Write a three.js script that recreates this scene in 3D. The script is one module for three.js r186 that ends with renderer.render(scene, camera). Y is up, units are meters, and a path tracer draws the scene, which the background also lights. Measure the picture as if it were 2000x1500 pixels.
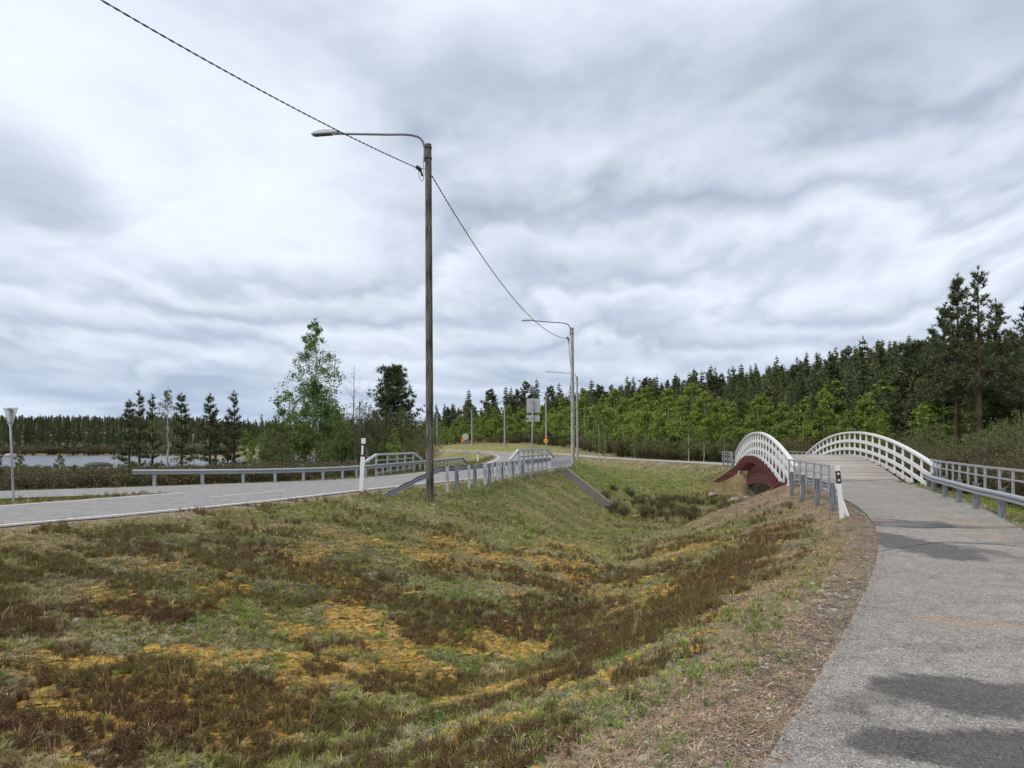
import * as THREE from 'three';
import { mergeGeometries } from 'three/addons/utils/BufferGeometryUtils.js';

// ---------------------------------------------------------------- camera, sky, sun, exposure
const F = 1430, CX = 1000, HY = 868, EYE = 1.65;             // focal length and horizon of a 2000 x 1500 frame
const scene = new THREE.Scene();
const camera = new THREE.PerspectiveCamera(2 * Math.atan(750 / F) * 180 / Math.PI, 4 / 3, 0.05, 6000);
camera.position.set(0, EYE, 0);
camera.setViewOffset(2000, 1500, 0, 750 - HY, 2000, 1500);  // level camera, lens shifted up
camera.updateProjectionMatrix();
const renderer = new THREE.WebGLRenderer({ antialias: true });
renderer.toneMapping = THREE.LinearToneMapping;
renderer.toneMappingExposure = 1.2;
renderer.shadowMap.enabled = true;

const clamp = (v, a = 0, b = 1) => v < a ? a : v > b ? b : v;
const lerp = (a, b, t) => a + (b - a) * t;
const sstep = (a, b, v) => { const t = clamp((v - a) / (b - a)); return t * t * (3 - 2 * t); };
function rnd(seed) { let a = seed >>> 0; return () => { a = (a + 0x6D2B79F5) | 0; let t = Math.imul(a ^ (a >>> 15), 1 | a); t = (t + Math.imul(t ^ (t >>> 7), 61 | t)) ^ t; return ((t ^ (t >>> 14)) >>> 0) / 4294967296; }; }
const HASH = new Float32Array(65536); { const r = rnd(77); for (let i = 0; i < 65536; i++) HASH[i] = r(); }
function vnoise(x, y) {
  const xi = Math.floor(x), yi = Math.floor(y), fx = x - xi, fy = y - yi;
  const u = fx * fx * (3 - 2 * fx), v = fy * fy * (3 - 2 * fy);
  const a = HASH[((xi & 255) | ((yi & 255) << 8))], b = HASH[(((xi + 1) & 255) | ((yi & 255) << 8))];
  const c = HASH[((xi & 255) | (((yi + 1) & 255) << 8))], d = HASH[(((xi + 1) & 255) | (((yi + 1) & 255) << 8))];
  return a + (b - a) * u + (c - a) * v + (a - b - c + d) * u * v;
}
function fbm(x, y, o = 4, gain = 0.5) { let s = 0, a = 0.5, n = 0; for (let i = 0; i < o; i++) { s += a * vnoise(x, y); n += a; a *= gain; x = x * 2.03 + 17.3; y = y * 2.03 + 9.1; } return s / n; }

const SX = 88.8, SZ = 201.1;
{ // overcast sky, equirectangular, computed
  const W = 3072, Hh = 1536, data = new Float32Array(W * Hh * 4);
  for (let j = 0; j < Hh; j++) {
    const el = ((j + 0.5) / Hh - 0.5) * Math.PI, sy = Math.sin(el), ed = el * 180 / Math.PI;
    for (let i = 0; i < W; i++) {
      const k = (j * W + i) * 4;
      if (ed < -1.5) { data[k] = 0.30; data[k + 1] = 0.31; data[k + 2] = 0.33; data[k + 3] = 1; continue; }
      const az = ((i + 0.5) / W - 0.25) * 2 * Math.PI;
      const s0 = Math.max(sy, 0), cl = e => { const q = 1 / (e + 0.17), px = Math.sin(az) * q, pz = Math.cos(az) * q, wx = fbm(px * 1.1 + 3.1, pz * 1.1 + 8.8, 2) - 0.5; return [px + 0.5 * wx, pz + 0.5 * wx]; };
      const [ax, azz] = cl(s0), [bx, bz] = cl(s0 + 0.03);
      const n = fbm(ax * 1.35 + SX, azz * 1.45 + SZ, 7, 0.54), nu = fbm(bx * 1.35 + SX, bz * 1.45 + SZ, 7, 0.54);
      const ad = az > Math.PI ? az * 180 / Math.PI - 360 : az * 180 / Math.PI;
      // the large masses of this cloud deck: a lighter break to one side, a grey bank, a brighter belt below it
      const mass = 0.16 * Math.exp(-(((ad - 10) / 24) ** 2) - (((ed - 23) / 6.5) ** 2)) - 0.02 * Math.exp(-(((ad + 26) / 13) ** 2) - (((ed - 19) / 7) ** 2)) - 0.07 * Math.exp(-(((ed - 12.5) / 3) ** 2));
      const dens = sstep(0.30, 0.58, n + mass);
      // rolls of cloud lying behind one another: each bright and lumpy along its top, greyer towards its base
      const warp = 3.4 * (fbm(ax * 1.15 + 7.7, azz * 0.7 + 3.3, 4) - 0.5) + 1.5 * (fbm(ax * 3.6 + 1.7, azz * 2.2 + 9.1, 5, 0.6) - 0.5), sf = 0.16 + 0.55 * fbm(ax * 1.7 + 33, azz * 1.2 + 71, 2);
      const ph = -2.5 * Math.log((Math.max(ed, 0) + 1.2) / 18.4) + warp + 20, f = ph - Math.floor(ph), roll = f < sf ? sstep(0, sf, f) : Math.pow(1 - (f - sf) / (1 - sf), 0.8), amp = sstep(0.34, 0.62, fbm(ax * 1.1 + 60.1, azz * 0.9 + 22.2, 3)) * (1 - 0.65 * sstep(20, 27, ed)) * (0.35 + 0.65 * sstep(2, 10, ed));
      const flat = 1.0 - 0.86 * dens + 1.8 * (n - nu) * (0.35 + 0.65 * dens);
      const c = clamp(lerp(flat, 0.06 + 0.95 * roll + 0.9 * (n - 0.5), 0.50 * amp) * 0.95);
      const low = Math.exp(-Math.max(ed, 0) / 5) * 0.5;
      let r = lerp(0.315, 0.735, c), g = lerp(0.375, 0.79, c), b = lerp(0.47, 0.875, c);
      r = lerp(r, 0.51, low); g = lerp(g, 0.625, low); b = lerp(b, 0.82, low);
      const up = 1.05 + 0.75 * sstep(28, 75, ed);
      const nt = sstep(30, 60, ed) * 0.75, mean = (r + g + b) / 3; r = lerp(r, mean * 1.02, nt); g = lerp(g, mean, nt); b = lerp(b, mean * 0.97, nt);
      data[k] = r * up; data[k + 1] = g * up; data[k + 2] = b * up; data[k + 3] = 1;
    }
  }
  const t = new THREE.DataTexture(data, W, Hh, THREE.RGBAFormat, THREE.FloatType);
  t.mapping = THREE.EquirectangularReflectionMapping; t.magFilter = t.minFilter = THREE.LinearFilter; t.needsUpdate = true;
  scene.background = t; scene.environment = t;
}
const sun = new THREE.DirectionalLight(new THREE.Color(1, 0.92, 0.80), 1.5);   // veiled sun behind the cloud deck, high on the left
sun.position.set(-60, 72, 30); sun.castShadow = true; sun.shadow.radius = 22;
Object.assign(sun.shadow.camera, { left: -150, right: 150, top: 150, bottom: -150, near: 1, far: 500 }); sun.shadow.mapSize.set(2048, 2048);
scene.add(sun); scene.add(sun.target);

// ---------------------------------------------------------------- helpers
const V3 = (x, y, d) => new THREE.Vector3(x, y, -d);                                   // d = metres ahead of the camera
const gp = (px, py, Y = 0) => { const d = (EYE - Y) * F / (py - HY); return [(px - CX) * d / F, d]; };  // ground point seen at a pixel
const xAt = (px, d) => (px - CX) * d / F, yAt = (py, d) => EYE - (py - HY) * d / F;
const RGB = (r, g, b) => new THREE.Color().setRGB(r, g, b);
const taken = new Map();
function numbered(n) { const k = taken.get(n) || 0; taken.set(n, k + 1); return k ? `${n}_${String(k).padStart(3, '0')}` : n; }
function prep(m) { m.castShadow = true; m.receiveShadow = true; return m; }
function part(name, geo, mat, parent) { const m = prep(new THREE.Mesh(Array.isArray(geo) ? mergeGeometries(geo) : geo, mat)); m.name = name; parent.add(m); return m; }
function tag(o, label, category, group) { o.userData.label = label; o.userData.category = category; if (group) o.userData.group = group; return o; }
function thing(name, label, category, group) { const o = new THREE.Group(); o.name = numbered(name); scene.add(o); return tag(o, label, category, group); }
function single(name, geo, mat, label, category, group) { const m = part(numbered(name), geo, mat, scene); return tag(m, label, category, group); }
function struct(name, geo, mat) { const m = part(numbered(name), geo, mat, scene); m.userData.kind = 'structure'; return m; }
function stuff(o, name, label, category) { o.name = numbered(name); o.userData.kind = 'stuff'; o.userData.label = label; o.userData.category = category; scene.add(o); return prep(o); }
function copyOf(o, label, group) { const c = o.clone(); c.name = numbered(o.name.replace(/_\d{3}$/, '')); c.userData = { ...o.userData, label }; if (group) c.userData.group = group; scene.add(c); return c; }

const UP = new THREE.Vector3(0, 1, 0);
function bar(p, q, w, h, up = UP) {                                                    // box beam from p to q, w wide, h high
  const z = q.clone().sub(p), L = z.length(); z.normalize();
  const x = up.clone().cross(z); if (x.lengthSq() < 1e-6) x.set(1, 0, 0); x.normalize();
  const y = z.clone().cross(x);
  const g = new THREE.BoxGeometry(w, h, L);
  g.applyMatrix4(new THREE.Matrix4().makeBasis(x, y, z).setPosition(p.clone().add(q).multiplyScalar(0.5)));
  return g;
}
function rod(p, q, r0, r1 = r0, seg = 8) {
  const z = q.clone().sub(p), L = z.length();
  const g = new THREE.CylinderGeometry(r1, r0, L, seg, 1);
  g.applyQuaternion(new THREE.Quaternion().setFromUnitVectors(UP, z.normalize()));
  const m = p.clone().add(q).multiplyScalar(0.5); g.translate(m.x, m.y, m.z);
  return g;
}
const box = (w, h, d, x, y, z) => new THREE.BoxGeometry(w, h, d).translate(x, y, z);
function tube(pts, r, seg = 40, rs = 8) { return new THREE.TubeGeometry(new THREE.CatmullRomCurve3(pts), seg, r, rs); }
// prism along a list of points: profile [[side, up], ...] swept with a level frame
function sweep(pts, prof, closed = true) {
  const pos = [], idx = [], n = prof.length;
  pts.forEach((p, i) => {
    const t = (pts[i + 1] || p).clone().sub(pts[i - 1] || p).normalize();
    const s = t.clone().cross(UP).normalize(), u = s.clone().cross(t);
    for (const [a, b] of prof) pos.push(p.x + s.x * a + u.x * b, p.y + s.y * a + u.y * b, p.z + s.z * a + u.z * b);
  });
  for (let i = 0; i < pts.length - 1; i++) for (let j = 0; j < (closed ? n : n - 1); j++) {
    const a = i * n + j, b = i * n + (j + 1) % n, c = a + n, d = b + n; idx.push(a, b, c, b, d, c);
  }
  if (closed) { for (let j = 1; j < n - 1; j++) { idx.push(0, j + 1, j); const o = (pts.length - 1) * n; idx.push(o, o + j, o + j + 1); } }
  let g = new THREE.BufferGeometry(); g.setAttribute('position', new THREE.Float32BufferAttribute(pos, 3)); g.setIndex(idx);
  g = g.toNonIndexed(); g.computeVertexNormals();
  g.setAttribute('uv', new THREE.Float32BufferAttribute(new Float32Array(g.attributes.position.count * 2), 2));
  return g;
}

// ---------------------------------------------------------------- textures
function tex(n, m, fn, srgb = true) {
  const d = new Uint8Array(n * m * 4);
  for (let y = 0; y < m; y++) for (let x = 0; x < n; x++) { const c = fn(x, y), k = (y * n + x) * 4; d[k] = clamp(c[0]) * 255; d[k + 1] = clamp(c[1]) * 255; d[k + 2] = clamp(c[2]) * 255; d[k + 3] = 255; }
  return finish(d, n, m, srgb);
}
function finish(d, n, m, srgb) {
  const t = new THREE.DataTexture(d, n, m, THREE.RGBAFormat); t.wrapS = t.wrapT = THREE.RepeatWrapping; t.magFilter = THREE.LinearFilter; t.minFilter = THREE.LinearMipmapLinearFilter;
  t.generateMipmaps = true; if (srgb) t.colorSpace = THREE.SRGBColorSpace; t.needsUpdate = true; return t;
}
function tileNoise(n, cells, seed) { const r = rnd(seed), g = new Float32Array(cells * cells).map(() => r()); return (x, y) => { const u = x / n * cells, v = y / n * cells, xi = Math.floor(u), yi = Math.floor(v), fx = u - xi, fy = v - yi, sx = fx * fx * (3 - 2 * fx), sy = fy * fy * (3 - 2 * fy), G = (a, b) => g[((b % cells) + cells) % cells * cells + ((a % cells) + cells) % cells]; return lerp(lerp(G(xi, yi), G(xi + 1, yi), sx), lerp(G(xi, yi + 1), G(xi + 1, yi + 1), sx), sy); }; }
// asphalt with exposed aggregate: 1024 px = 2 m
const asphaltMaps = (() => {
  const n = 1024, col = new Float32Array(n * n * 3), hgt = new Float32Array(n * n).fill(0.35), r = rnd(5), A = tileNoise(n, 9, 3), B = tileNoise(n, 40, 4), C = tileNoise(n, 256, 9);
  for (let y = 0; y < n; y++) for (let x = 0; x < n; x++) { const v = 0.50 + 0.09 * (A(x, y) - 0.5) + 0.10 * (B(x, y) - 0.5) + 0.22 * (C(x, y) - 0.5), k = (y * n + x) * 3; col[k] = v * 1.0; col[k + 1] = v * 0.985; col[k + 2] = v * 0.965; }
  for (let s = 0; s < 30000; s++) {
    const cx = r() * n, cy = r() * n, rad = 0.9 + r() * r() * 3.6, t = r(), v = t < 0.55 ? 0.57 + r() * 0.20 : t < 0.85 ? 0.50 + r() * 0.1 : 0.22 + r() * 0.14, w = (r() - 0.5) * 0.07, e = 0.6 + r() * 0.8;
    for (let y = -5; y <= 5; y++) for (let x = -5; x <= 5; x++) if (x * x * e + y * y / e < rad * rad) { const k = ((Math.floor(cy + y) + n) % n) * n + (Math.floor(cx + x) + n) % n; col[k * 3] = v + w; col[k * 3 + 1] = v; col[k * 3 + 2] = v - w; hgt[k] = 0.6 + 0.4 * r(); }
  }
  const a = new Uint8Array(n * n * 4), b = new Uint8Array(n * n * 4);
  for (let k = 0; k < n * n; k++) { for (let c = 0; c < 3; c++) { a[k * 4 + c] = clamp(col[k * 3 + c]) * 255; b[k * 4 + c] = clamp(hgt[k]) * 255; } a[k * 4 + 3] = b[k * 4 + 3] = 255; }
  return [finish(a, n, n, true), finish(b, n, n, false)];
})();
// litter: short strokes of needles, twigs, pale grit; 1024 px = 2.4 m
const litterMaps = (() => {
  const n = 1024, col = new Float32Array(n * n * 3), hgt = new Float32Array(n * n), r = rnd(8), A = tileNoise(n, 14, 3), B = tileNoise(n, 90, 4), C = tileNoise(n, 300, 14);
  for (let y = 0; y < n; y++) for (let x = 0; x < n; x++) { const k = y * n + x, v = 0.50 + 0.16 * (A(x, y) - 0.5) + 0.24 * (B(x, y) - 0.5) + 0.26 * (C(x, y) - 0.5); col[k * 3] = col[k * 3 + 1] = col[k * 3 + 2] = v; hgt[k] = 0.5 * v; }
  for (let s = 0; s < 36000; s++) {
    let x = r() * n, y = r() * n; const a = r() * 6.283, L = 3 + r() * r() * 22, t = r(), v = t < 0.5 ? 0.62 + r() * 0.38 : 0.16 + r() * 0.25, w = r() < 0.5 ? 1 : 2, tr = 1 + (r() - 0.4) * 0.16, tb = 1 - r() * 0.22, bend = (r() - 0.5) * 0.1; let an = a;
    for (let i = 0; i < L; i++) { x += Math.cos(an); y += Math.sin(an); an += bend; for (let j = 0; j < w; j++) { const k = ((Math.floor(y + j) % n + n) % n) * n + (Math.floor(x) % n + n) % n; col[k * 3] = v * tr; col[k * 3 + 1] = v; col[k * 3 + 2] = v * tb; hgt[k] = 0.5 + 0.5 * r(); } }
  }
  const a = new Uint8Array(n * n * 4), b = new Uint8Array(n * n * 4);
  for (let k = 0; k < n * n; k++) { for (let c = 0; c < 3; c++) { a[k * 4 + c] = clamp(col[k * 3 + c]) * 255; b[k * 4 + c] = clamp(hgt[k]) * 255; } a[k * 4 + 3] = b[k * 4 + 3] = 255; }
  return [finish(a, n, n, true), finish(b, n, n, false)];
})();
const woodTex = (seed, base, amp, tint) => { const A = tileNoise(512, 40, seed), B = tileNoise(512, 5, seed + 1), C = tileNoise(512, 120, seed + 2); return tex(256, 512, (x, y) => { const g = A(x * 6, y * 0.28), k = base + amp * (g - 0.5) + amp * 0.8 * (B(x * 2, y) - 0.5) + amp * 0.5 * (C(x * 2, y) - 0.5) - (A(x * 9 + 50, y * 0.11 + 90) > 0.86 ? amp * 0.9 : 0); return [k * tint[0], k * tint[1], k * tint[2]]; }); };
const poleTex = woodTex(21, 0.37, 0.30, [1.0, 0.95, 0.88]);
const greyPoleTex = woodTex(25, 0.62, 0.22, [1, 0.98, 0.94]);
const plankTex = woodTex(31, 0.72, 0.22, [1, 0.975, 0.93]);
const redTex = woodTex(41, 0.50, 0.09, [0.94, 0.53, 0.52]);
const whiteTex = woodTex(51, 0.92, 0.16, [1, 1, 1.01]);
const galvTex = (() => { const A = tileNoise(256, 24, 61), B = tileNoise(256, 70, 62), C = tileNoise(256, 5, 63); return tex(256, 256, (x, y) => { const v = 0.69 + 0.16 * (A(x, y) - 0.5) + 0.12 * (B(x, y) - 0.5) + 0.22 * (C(x, y) - 0.5); return [v * 0.97, v * 0.99, v * 1.02]; }); })();
const barkTex = woodTex(71, 0.45, 0.35, [1, 0.85, 0.72]);
const birchBark = (() => { const A = tileNoise(256, 60, 81), B = tileNoise(256, 18, 82); return tex(256, 256, (x, y) => { const v = A(x * 0.4, y * 2.2) > 0.80 || B(x, y) > 0.83 ? 0.24 : 0.80 + 0.14 * (B(x, y) - 0.5); return [v, v * 0.97, v * 0.92]; }); })();
const concreteTex = (() => { const A = tileNoise(512, 12, 91), B = tileNoise(512, 60, 92), C = tileNoise(512, 200, 93); return tex(512, 512, (x, y) => { const v = 0.58 + 0.16 * (A(x, y) - 0.5) + 0.14 * (B(x, y) - 0.5) + 0.18 * (C(x, y) - 0.5); return [v, v * 0.98, v * 0.95]; }); })();

const std = (o) => new THREE.MeshStandardMaterial({ roughness: 0.9, metalness: 0, ...o });
const M = {
  ground: std({ vertexColors: true, map: litterMaps[0], bumpMap: litterMaps[1], bumpScale: 0.02, roughness: 1 }),
  road: std({ color: RGB(1.05, 1.04, 1.06), map: asphaltMaps[0], bumpMap: asphaltMaps[1], bumpScale: 0.004, roughness: 0.85 }),
  path: std({ vertexColors: true, map: asphaltMaps[0], bumpMap: asphaltMaps[1], bumpScale: 0.006, roughness: 0.85 }),
  wet: std({ color: RGB(0.085, 0.085, 0.09), roughness: 0.16, bumpMap: asphaltMaps[1], bumpScale: 0.0006 }),
  crack: std({ color: RGB(0.05, 0.05, 0.055), roughness: 0.7 }),
  paint: std({ color: RGB(0.80, 0.80, 0.77), roughness: 0.7 }),
  pole: std({ map: poleTex, roughness: 0.95 }), greyPole: std({ map: greyPoleTex, roughness: 0.95 }),
  galv: std({ map: galvTex, metalness: 0.35, roughness: 0.5 }),
  galvDark: std({ map: galvTex, color: RGB(0.62, 0.64, 0.68), metalness: 0.4, roughness: 0.55 }),
  galvLight: std({ map: galvTex, color: RGB(1.3, 1.3, 1.3), metalness: 0.1, roughness: 0.6 }),
  armSteel: std({ map: galvTex, color: RGB(0.5, 0.53, 0.58), metalness: 0.4, roughness: 0.5 }),
  lampHead: std({ color: RGB(0.62, 0.65, 0.66), roughness: 0.45 }), lampLens: std({ color: RGB(0.10, 0.105, 0.11), roughness: 0.2 }),
  blackPlastic: std({ color: RGB(0.02, 0.02, 0.022), roughness: 0.6 }), cable: std({ color: RGB(0.03, 0.03, 0.032), roughness: 0.7 }),
  white: std({ color: RGB(0.80, 0.80, 0.80), roughness: 0.55 }), whiteWood: std({ map: whiteTex, roughness: 0.75 }), reflector: std({ color: RGB(0.62, 0.6, 0.62), roughness: 0.3 }),
  signBack: std({ color: RGB(0.44, 0.46, 0.46), roughness: 0.5, metalness: 0.2 }), signPale: std({ color: RGB(0.48, 0.51, 0.48), roughness: 0.5, metalness: 0.1 }),
  orange: std({ color: RGB(0.85, 0.27, 0.02), roughness: 0.5 }), orangeDeep: std({ color: RGB(0.60, 0.08, 0.02), roughness: 0.5 }), yellow: std({ color: RGB(0.85, 0.50, 0.03), roughness: 0.5 }),
  plank: [0.55, 0.85, 0.95, 0.70, 0.78].map((k, i) => std({ map: plankTex, color: RGB(k, k * (1 - 0.012 * i), k * (1 - 0.02 * i)) })),
  red: [0.68, 0.78, 0.88].map(k => std({ map: redTex, color: RGB(k, k, k), roughness: 0.85 })), 
  concrete: std({ map: concreteTex, color: RGB(0.7, 0.68, 0.64) }), concreteDark: std({ map: concreteTex, color: RGB(0.29, 0.275, 0.25), bumpMap: litterMaps[1], bumpScale: 0.02 }),
  water: new THREE.MeshPhysicalMaterial({ color: RGB(0.07, 0.09, 0.115), roughness: 0.30 }),
  rock: [[0.40, 0.32, 0.28], [0.36, 0.35, 0.33], [0.10, 0.095, 0.09], [0.40, 0.38, 0.35]].map(c => std({ map: concreteTex, color: RGB(c[0] * 3, c[1] * 3, c[2] * 3), roughness: 0.95 })),
  bark: std({ map: barkTex, color: RGB(0.55, 0.5, 0.5) }), pineBark: std({ map: barkTex, vertexColors: true }), birchBark: std({ map: birchBark }),
  needles: std({ vertexColors: true, roughness: 0.85, side: THREE.DoubleSide }),
  leaves: new THREE.MeshPhysicalMaterial({ vertexColors: true, roughness: 0.8, transmission: 0.35, thickness: 0, side: THREE.DoubleSide, specularIntensity: 0.4 }),
  plant: std({ roughness: 0.95, side: THREE.DoubleSide }),
};

// ---------------------------------------------------------------- lines of the place: road edge, path edge, side road (x, d in metres)
class Track {
  constructor(pts, step = 0.5) {
    const c = new THREE.CatmullRomCurve3(pts.map(p => new THREE.Vector3(p[0], 0, p[1])), false, 'centripetal');
    const n = Math.ceil(c.getLength() / step); this.p = c.getSpacedPoints(n).map(v => [v.x, v.z]); this.step = c.getLength() / n;
    this.t = this.p.map((p, i) => { const a = this.p[Math.max(0, i - 1)], b = this.p[Math.min(n, i + 1)], x = b[0] - a[0], y = b[1] - a[1], L = Math.hypot(x, y); return [x / L, y / L]; });
  }
  near(x, d) {
    let bi = 0, bd = 1e18; const P = this.p, N = P.length, q = (i) => { const a = P[i][0] - x, b = P[i][1] - d, e = a * a + b * b; if (e < bd) { bd = e; bi = i; } };
    for (let i = 0; i < N; i += 8) q(i);
    for (let i = Math.max(0, bi - 8), e = Math.min(N - 1, bi + 8); i <= e; i++) q(i);
    const t = this.t[bi], p = P[bi], ex = x - p[0], ed = d - p[1];
    const along = ex * t[0] + ed * t[1]; let s = ex * t[1] - ed * t[0];
    if ((bi === 0 && along < -0.5) || (bi === N - 1 && along > 0.5)) s = Math.sign(s || 1) * Math.sqrt(bd);
    return { s, i: bi, a: bi * this.step + along, d: p[1] };
  }
  at(i, s) { const p = this.p[i], t = this.t[i]; return [p[0] + t[1] * s, p[1] - t[0] * s]; }
  idx(d) { let b = 0; for (let i = 0; i < this.p.length; i++) if (Math.abs(this.p[i][1] - d) < Math.abs(this.p[b][1] - d)) b = i; return b; }
}
const ROAD = new Track([[-19, -5], [-15.6, 1.5], [-12.4, 8], [-9.5, 13.6], [-8.3, 15.8], [-6.7, 19.2], [-5.0, 24.1], [-4.1, 26.5], [-2.95, 29.4], [-2.05, 31.5], [0.0, 38], [1.5, 44], [3.2, 51], [4.4, 62], [4.9, 76], [4.7, 92], [3.8, 107], [1.5, 127], [-6, 159], [-14, 182], [-26, 207], [-46, 238], [-80, 275], [-130, 310]]);
const PATH = new Track([[-4.3, -6], [-1.0, 0], [1.265, 3.73], [3.08, 6.7], [5.56, 11.13], [7.77, 15.8], [9.55, 20.6], [11.05, 26], [12.0, 30.3], [14.3, 40.5], [16.5, 50.5], [17.1, 55], [16.6, 61], [14.9, 69], [12.0, 80], [9.7, 94], [8.2, 112], [6.6, 127], [0.5, 158], [-7.5, 181], [-19, 206], [-38, 238], [-70, 275], [-120, 315]]);
const SIDE = new Track([[-5.5, 30.5], [-9.5, 26.8], [-13, 24.1], [-16.2, 21.9], [-23, 17.6], [-34, 11], [-48, 3]]);  // centre line
const SIDEW = 4.1;
const roadW = d => lerp(4.6, 6.4, sstep(28, 70, d));
const pathW = d => d < 40 ? lerp(2.55, 3.4, sstep(14, 25, d)) : 3.3;
const ROADY = 0.15;
const pathY = d => d < 40 ? 0.2 * sstep(23.5, 30.4, d) : 0.2 * (1 - sstep(50, 56, d));
// the wooden bridge: its own axes, u along and v to the right of travel
const BT = [0.2139, 0.9769], BC = [13.37 + 0.9769 * 2.4, 40.2 - 0.2139 * 2.4];
const bridgeU = (x, d) => (x - BC[0]) * BT[0] + (d - BC[1]) * BT[1], bridgeV = (x, d) => (x - BC[0]) * BT[1] - (d - BC[1]) * BT[0];
const smax = (a, b, k = 0.12) => (a + b + Math.sqrt((a - b) * (a - b) + k * k)) / 2;
function piece(t, v) { for (let i = 1; i < t.length; i++) if (v < t[i][0]) return lerp(t[i - 1][1], t[i][1], sstep(t[i - 1][0], t[i][0], v)); return t[t.length - 1][1]; }
const FLOOR = [[-6, -1.3], [6, -1.42], [17, -1.5], [27, -1.75], [34, -2.1], [45, -2.1], [55, -1.35], [75, -0.75], [95, -0.3], [130, -0.1], [400, 0]];
const LAKEY = -1.7;
function lakeMask(x, d) {                                                              // > 0 in the water
  const near = d - (96 + 9 * (fbm(x * 0.045 + 3, 7.7, 3) - 0.5) * 2), right = (-19 - 0.24 * Math.max(0, d - 98) + 8 * (fbm(d * 0.04, 3.3, 3) - 0.5)) - x, far = 470 - d;
  let m = Math.min(near, right, far);
  const isl = (cx, cd, rx, rd) => (Math.hypot((x - cx) / rx, (d - cd) / rd) - 1 + 0.35 * (fbm(x * 0.03 + 9, d * 0.03, 3) - 0.5)) * Math.min(rx, rd);
  m = Math.min(m, isl(-128, 252, 74, 33), isl(-70, 176, 17, 9), isl(-235, 235, 40, 25));
  m = Math.max(m, (0.6 - Math.hypot((x + 44.5) / 4.2, (d - 83) / 2.6)) * 3);             // small pool before the shore
  return m;
}
function hill(x, d) {
  return 15 * sstep(92, 235, d) * sstep(-45, 120, x + 0.12 * (d - 150)) + 7 * sstep(60, 140, d) * sstep(60, 130, x) + 16 * sstep(500, 900, d) * (1 - sstep(-200, 60, x)) + 26 * sstep(900, 1500, d) * sstep(-300, -520, x + 0.25 * (d - 900));
}
function info(x, d) { return { r: ROAD.near(x, d), p: PATH.near(x, d), w: roadW(d) }; }
function height(x, d, o = info(x, d)) {
  const { r, p, w } = o, sd = SIDE.near(x, d);
  const pw = pathW(p.d), onRoad = r.s > 0 ? r.s - 0.95 : -r.s - w - 0.95, onPath = p.s > 0 ? p.s - pw - 0.45 : -p.s - 0.45, onSide = Math.abs(sd.s) - SIDEW / 2 - 0.4;
  let fl;
  if (r.s < -w / 2) { const away = Math.max(0, -r.s - w); fl = lerp(-0.55, -1.35, sstep(0, 26, away)) + 0.25 * (fbm(x * 0.08, d * 0.08, 3) - 0.5); const m = lakeMask(x, d); fl = lerp(fl, -3.2, sstep(-6, 5, m)) ; }
  else if (p.s < pw / 2) fl = piece(FLOOR, d);
  else { fl = lerp(-0.45, -0.2, sstep(50, 90, d)); const ch = Math.exp(-(((d - 38 + 0.2 * (x - 15)) / 5.5) ** 2)) * (1 - sstep(2.4, 5.0, bridgeV(x, d))); fl = lerp(fl, -2.1, ch); }  // bank added right of the bridge, closing the channel so the opening goes dark
  const sr = r.s > 0 ? lerp(lerp(0.16, 0.5, sstep(19, 35, r.d)), 0.42, sstep(37, 50, r.d)) : 0.33;
  const e1 = ROADY - 0.022 - Math.max(0, onRoad) * sr;
  let e2 = pathY(p.d) - 0.03 - Math.max(0, onPath) * (p.s > 0 ? 0.35 : lerp(lerp(lerp(0.34, 0.24, sstep(9, 17, p.d)), 0.42, sstep(18, 27, p.d)), 0.34, sstep(40, 60, p.d)));
  const u = bridgeU(x, d); if (Math.abs(u) < 10.6 && Math.abs(bridgeV(x, d)) < 12) e2 -= (10.6 - Math.abs(u)) * lerp(3.6, 0.6, sstep(3, 6.5, Math.abs(bridgeV(x, d))));
  const e3 = 0.08 - Math.max(0, onSide) * 0.33;
  let h = smax(smax(fl, e1), smax(e2, r.s < 0 ? e3 : -9), 0.1);
  if (onRoad < -0.3) h = Math.min(h, ROADY - 0.022); if (onPath < -0.1 && Math.abs(u) > 10.3) h = Math.min(h, pathY(p.d) - 0.025); if (onSide < -0.1 && r.s < -w) h = Math.min(h, 0.095);
  const off = clamp(Math.min(onRoad, onPath, r.s < 0 ? onSide : 9) / 1.2);
  h += off * (0.16 * (fbm(x * 0.55, d * 0.55, 3) - 0.5) + 0.07 * (fbm(x * 2.3 + 5, d * 2.3, 3) - 0.5));
  return h + off * hill(x, d) * (r.s < -w / 2 && d < 470 ? sstep(-10, 10, 0) * 0 : 1);
}

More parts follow.
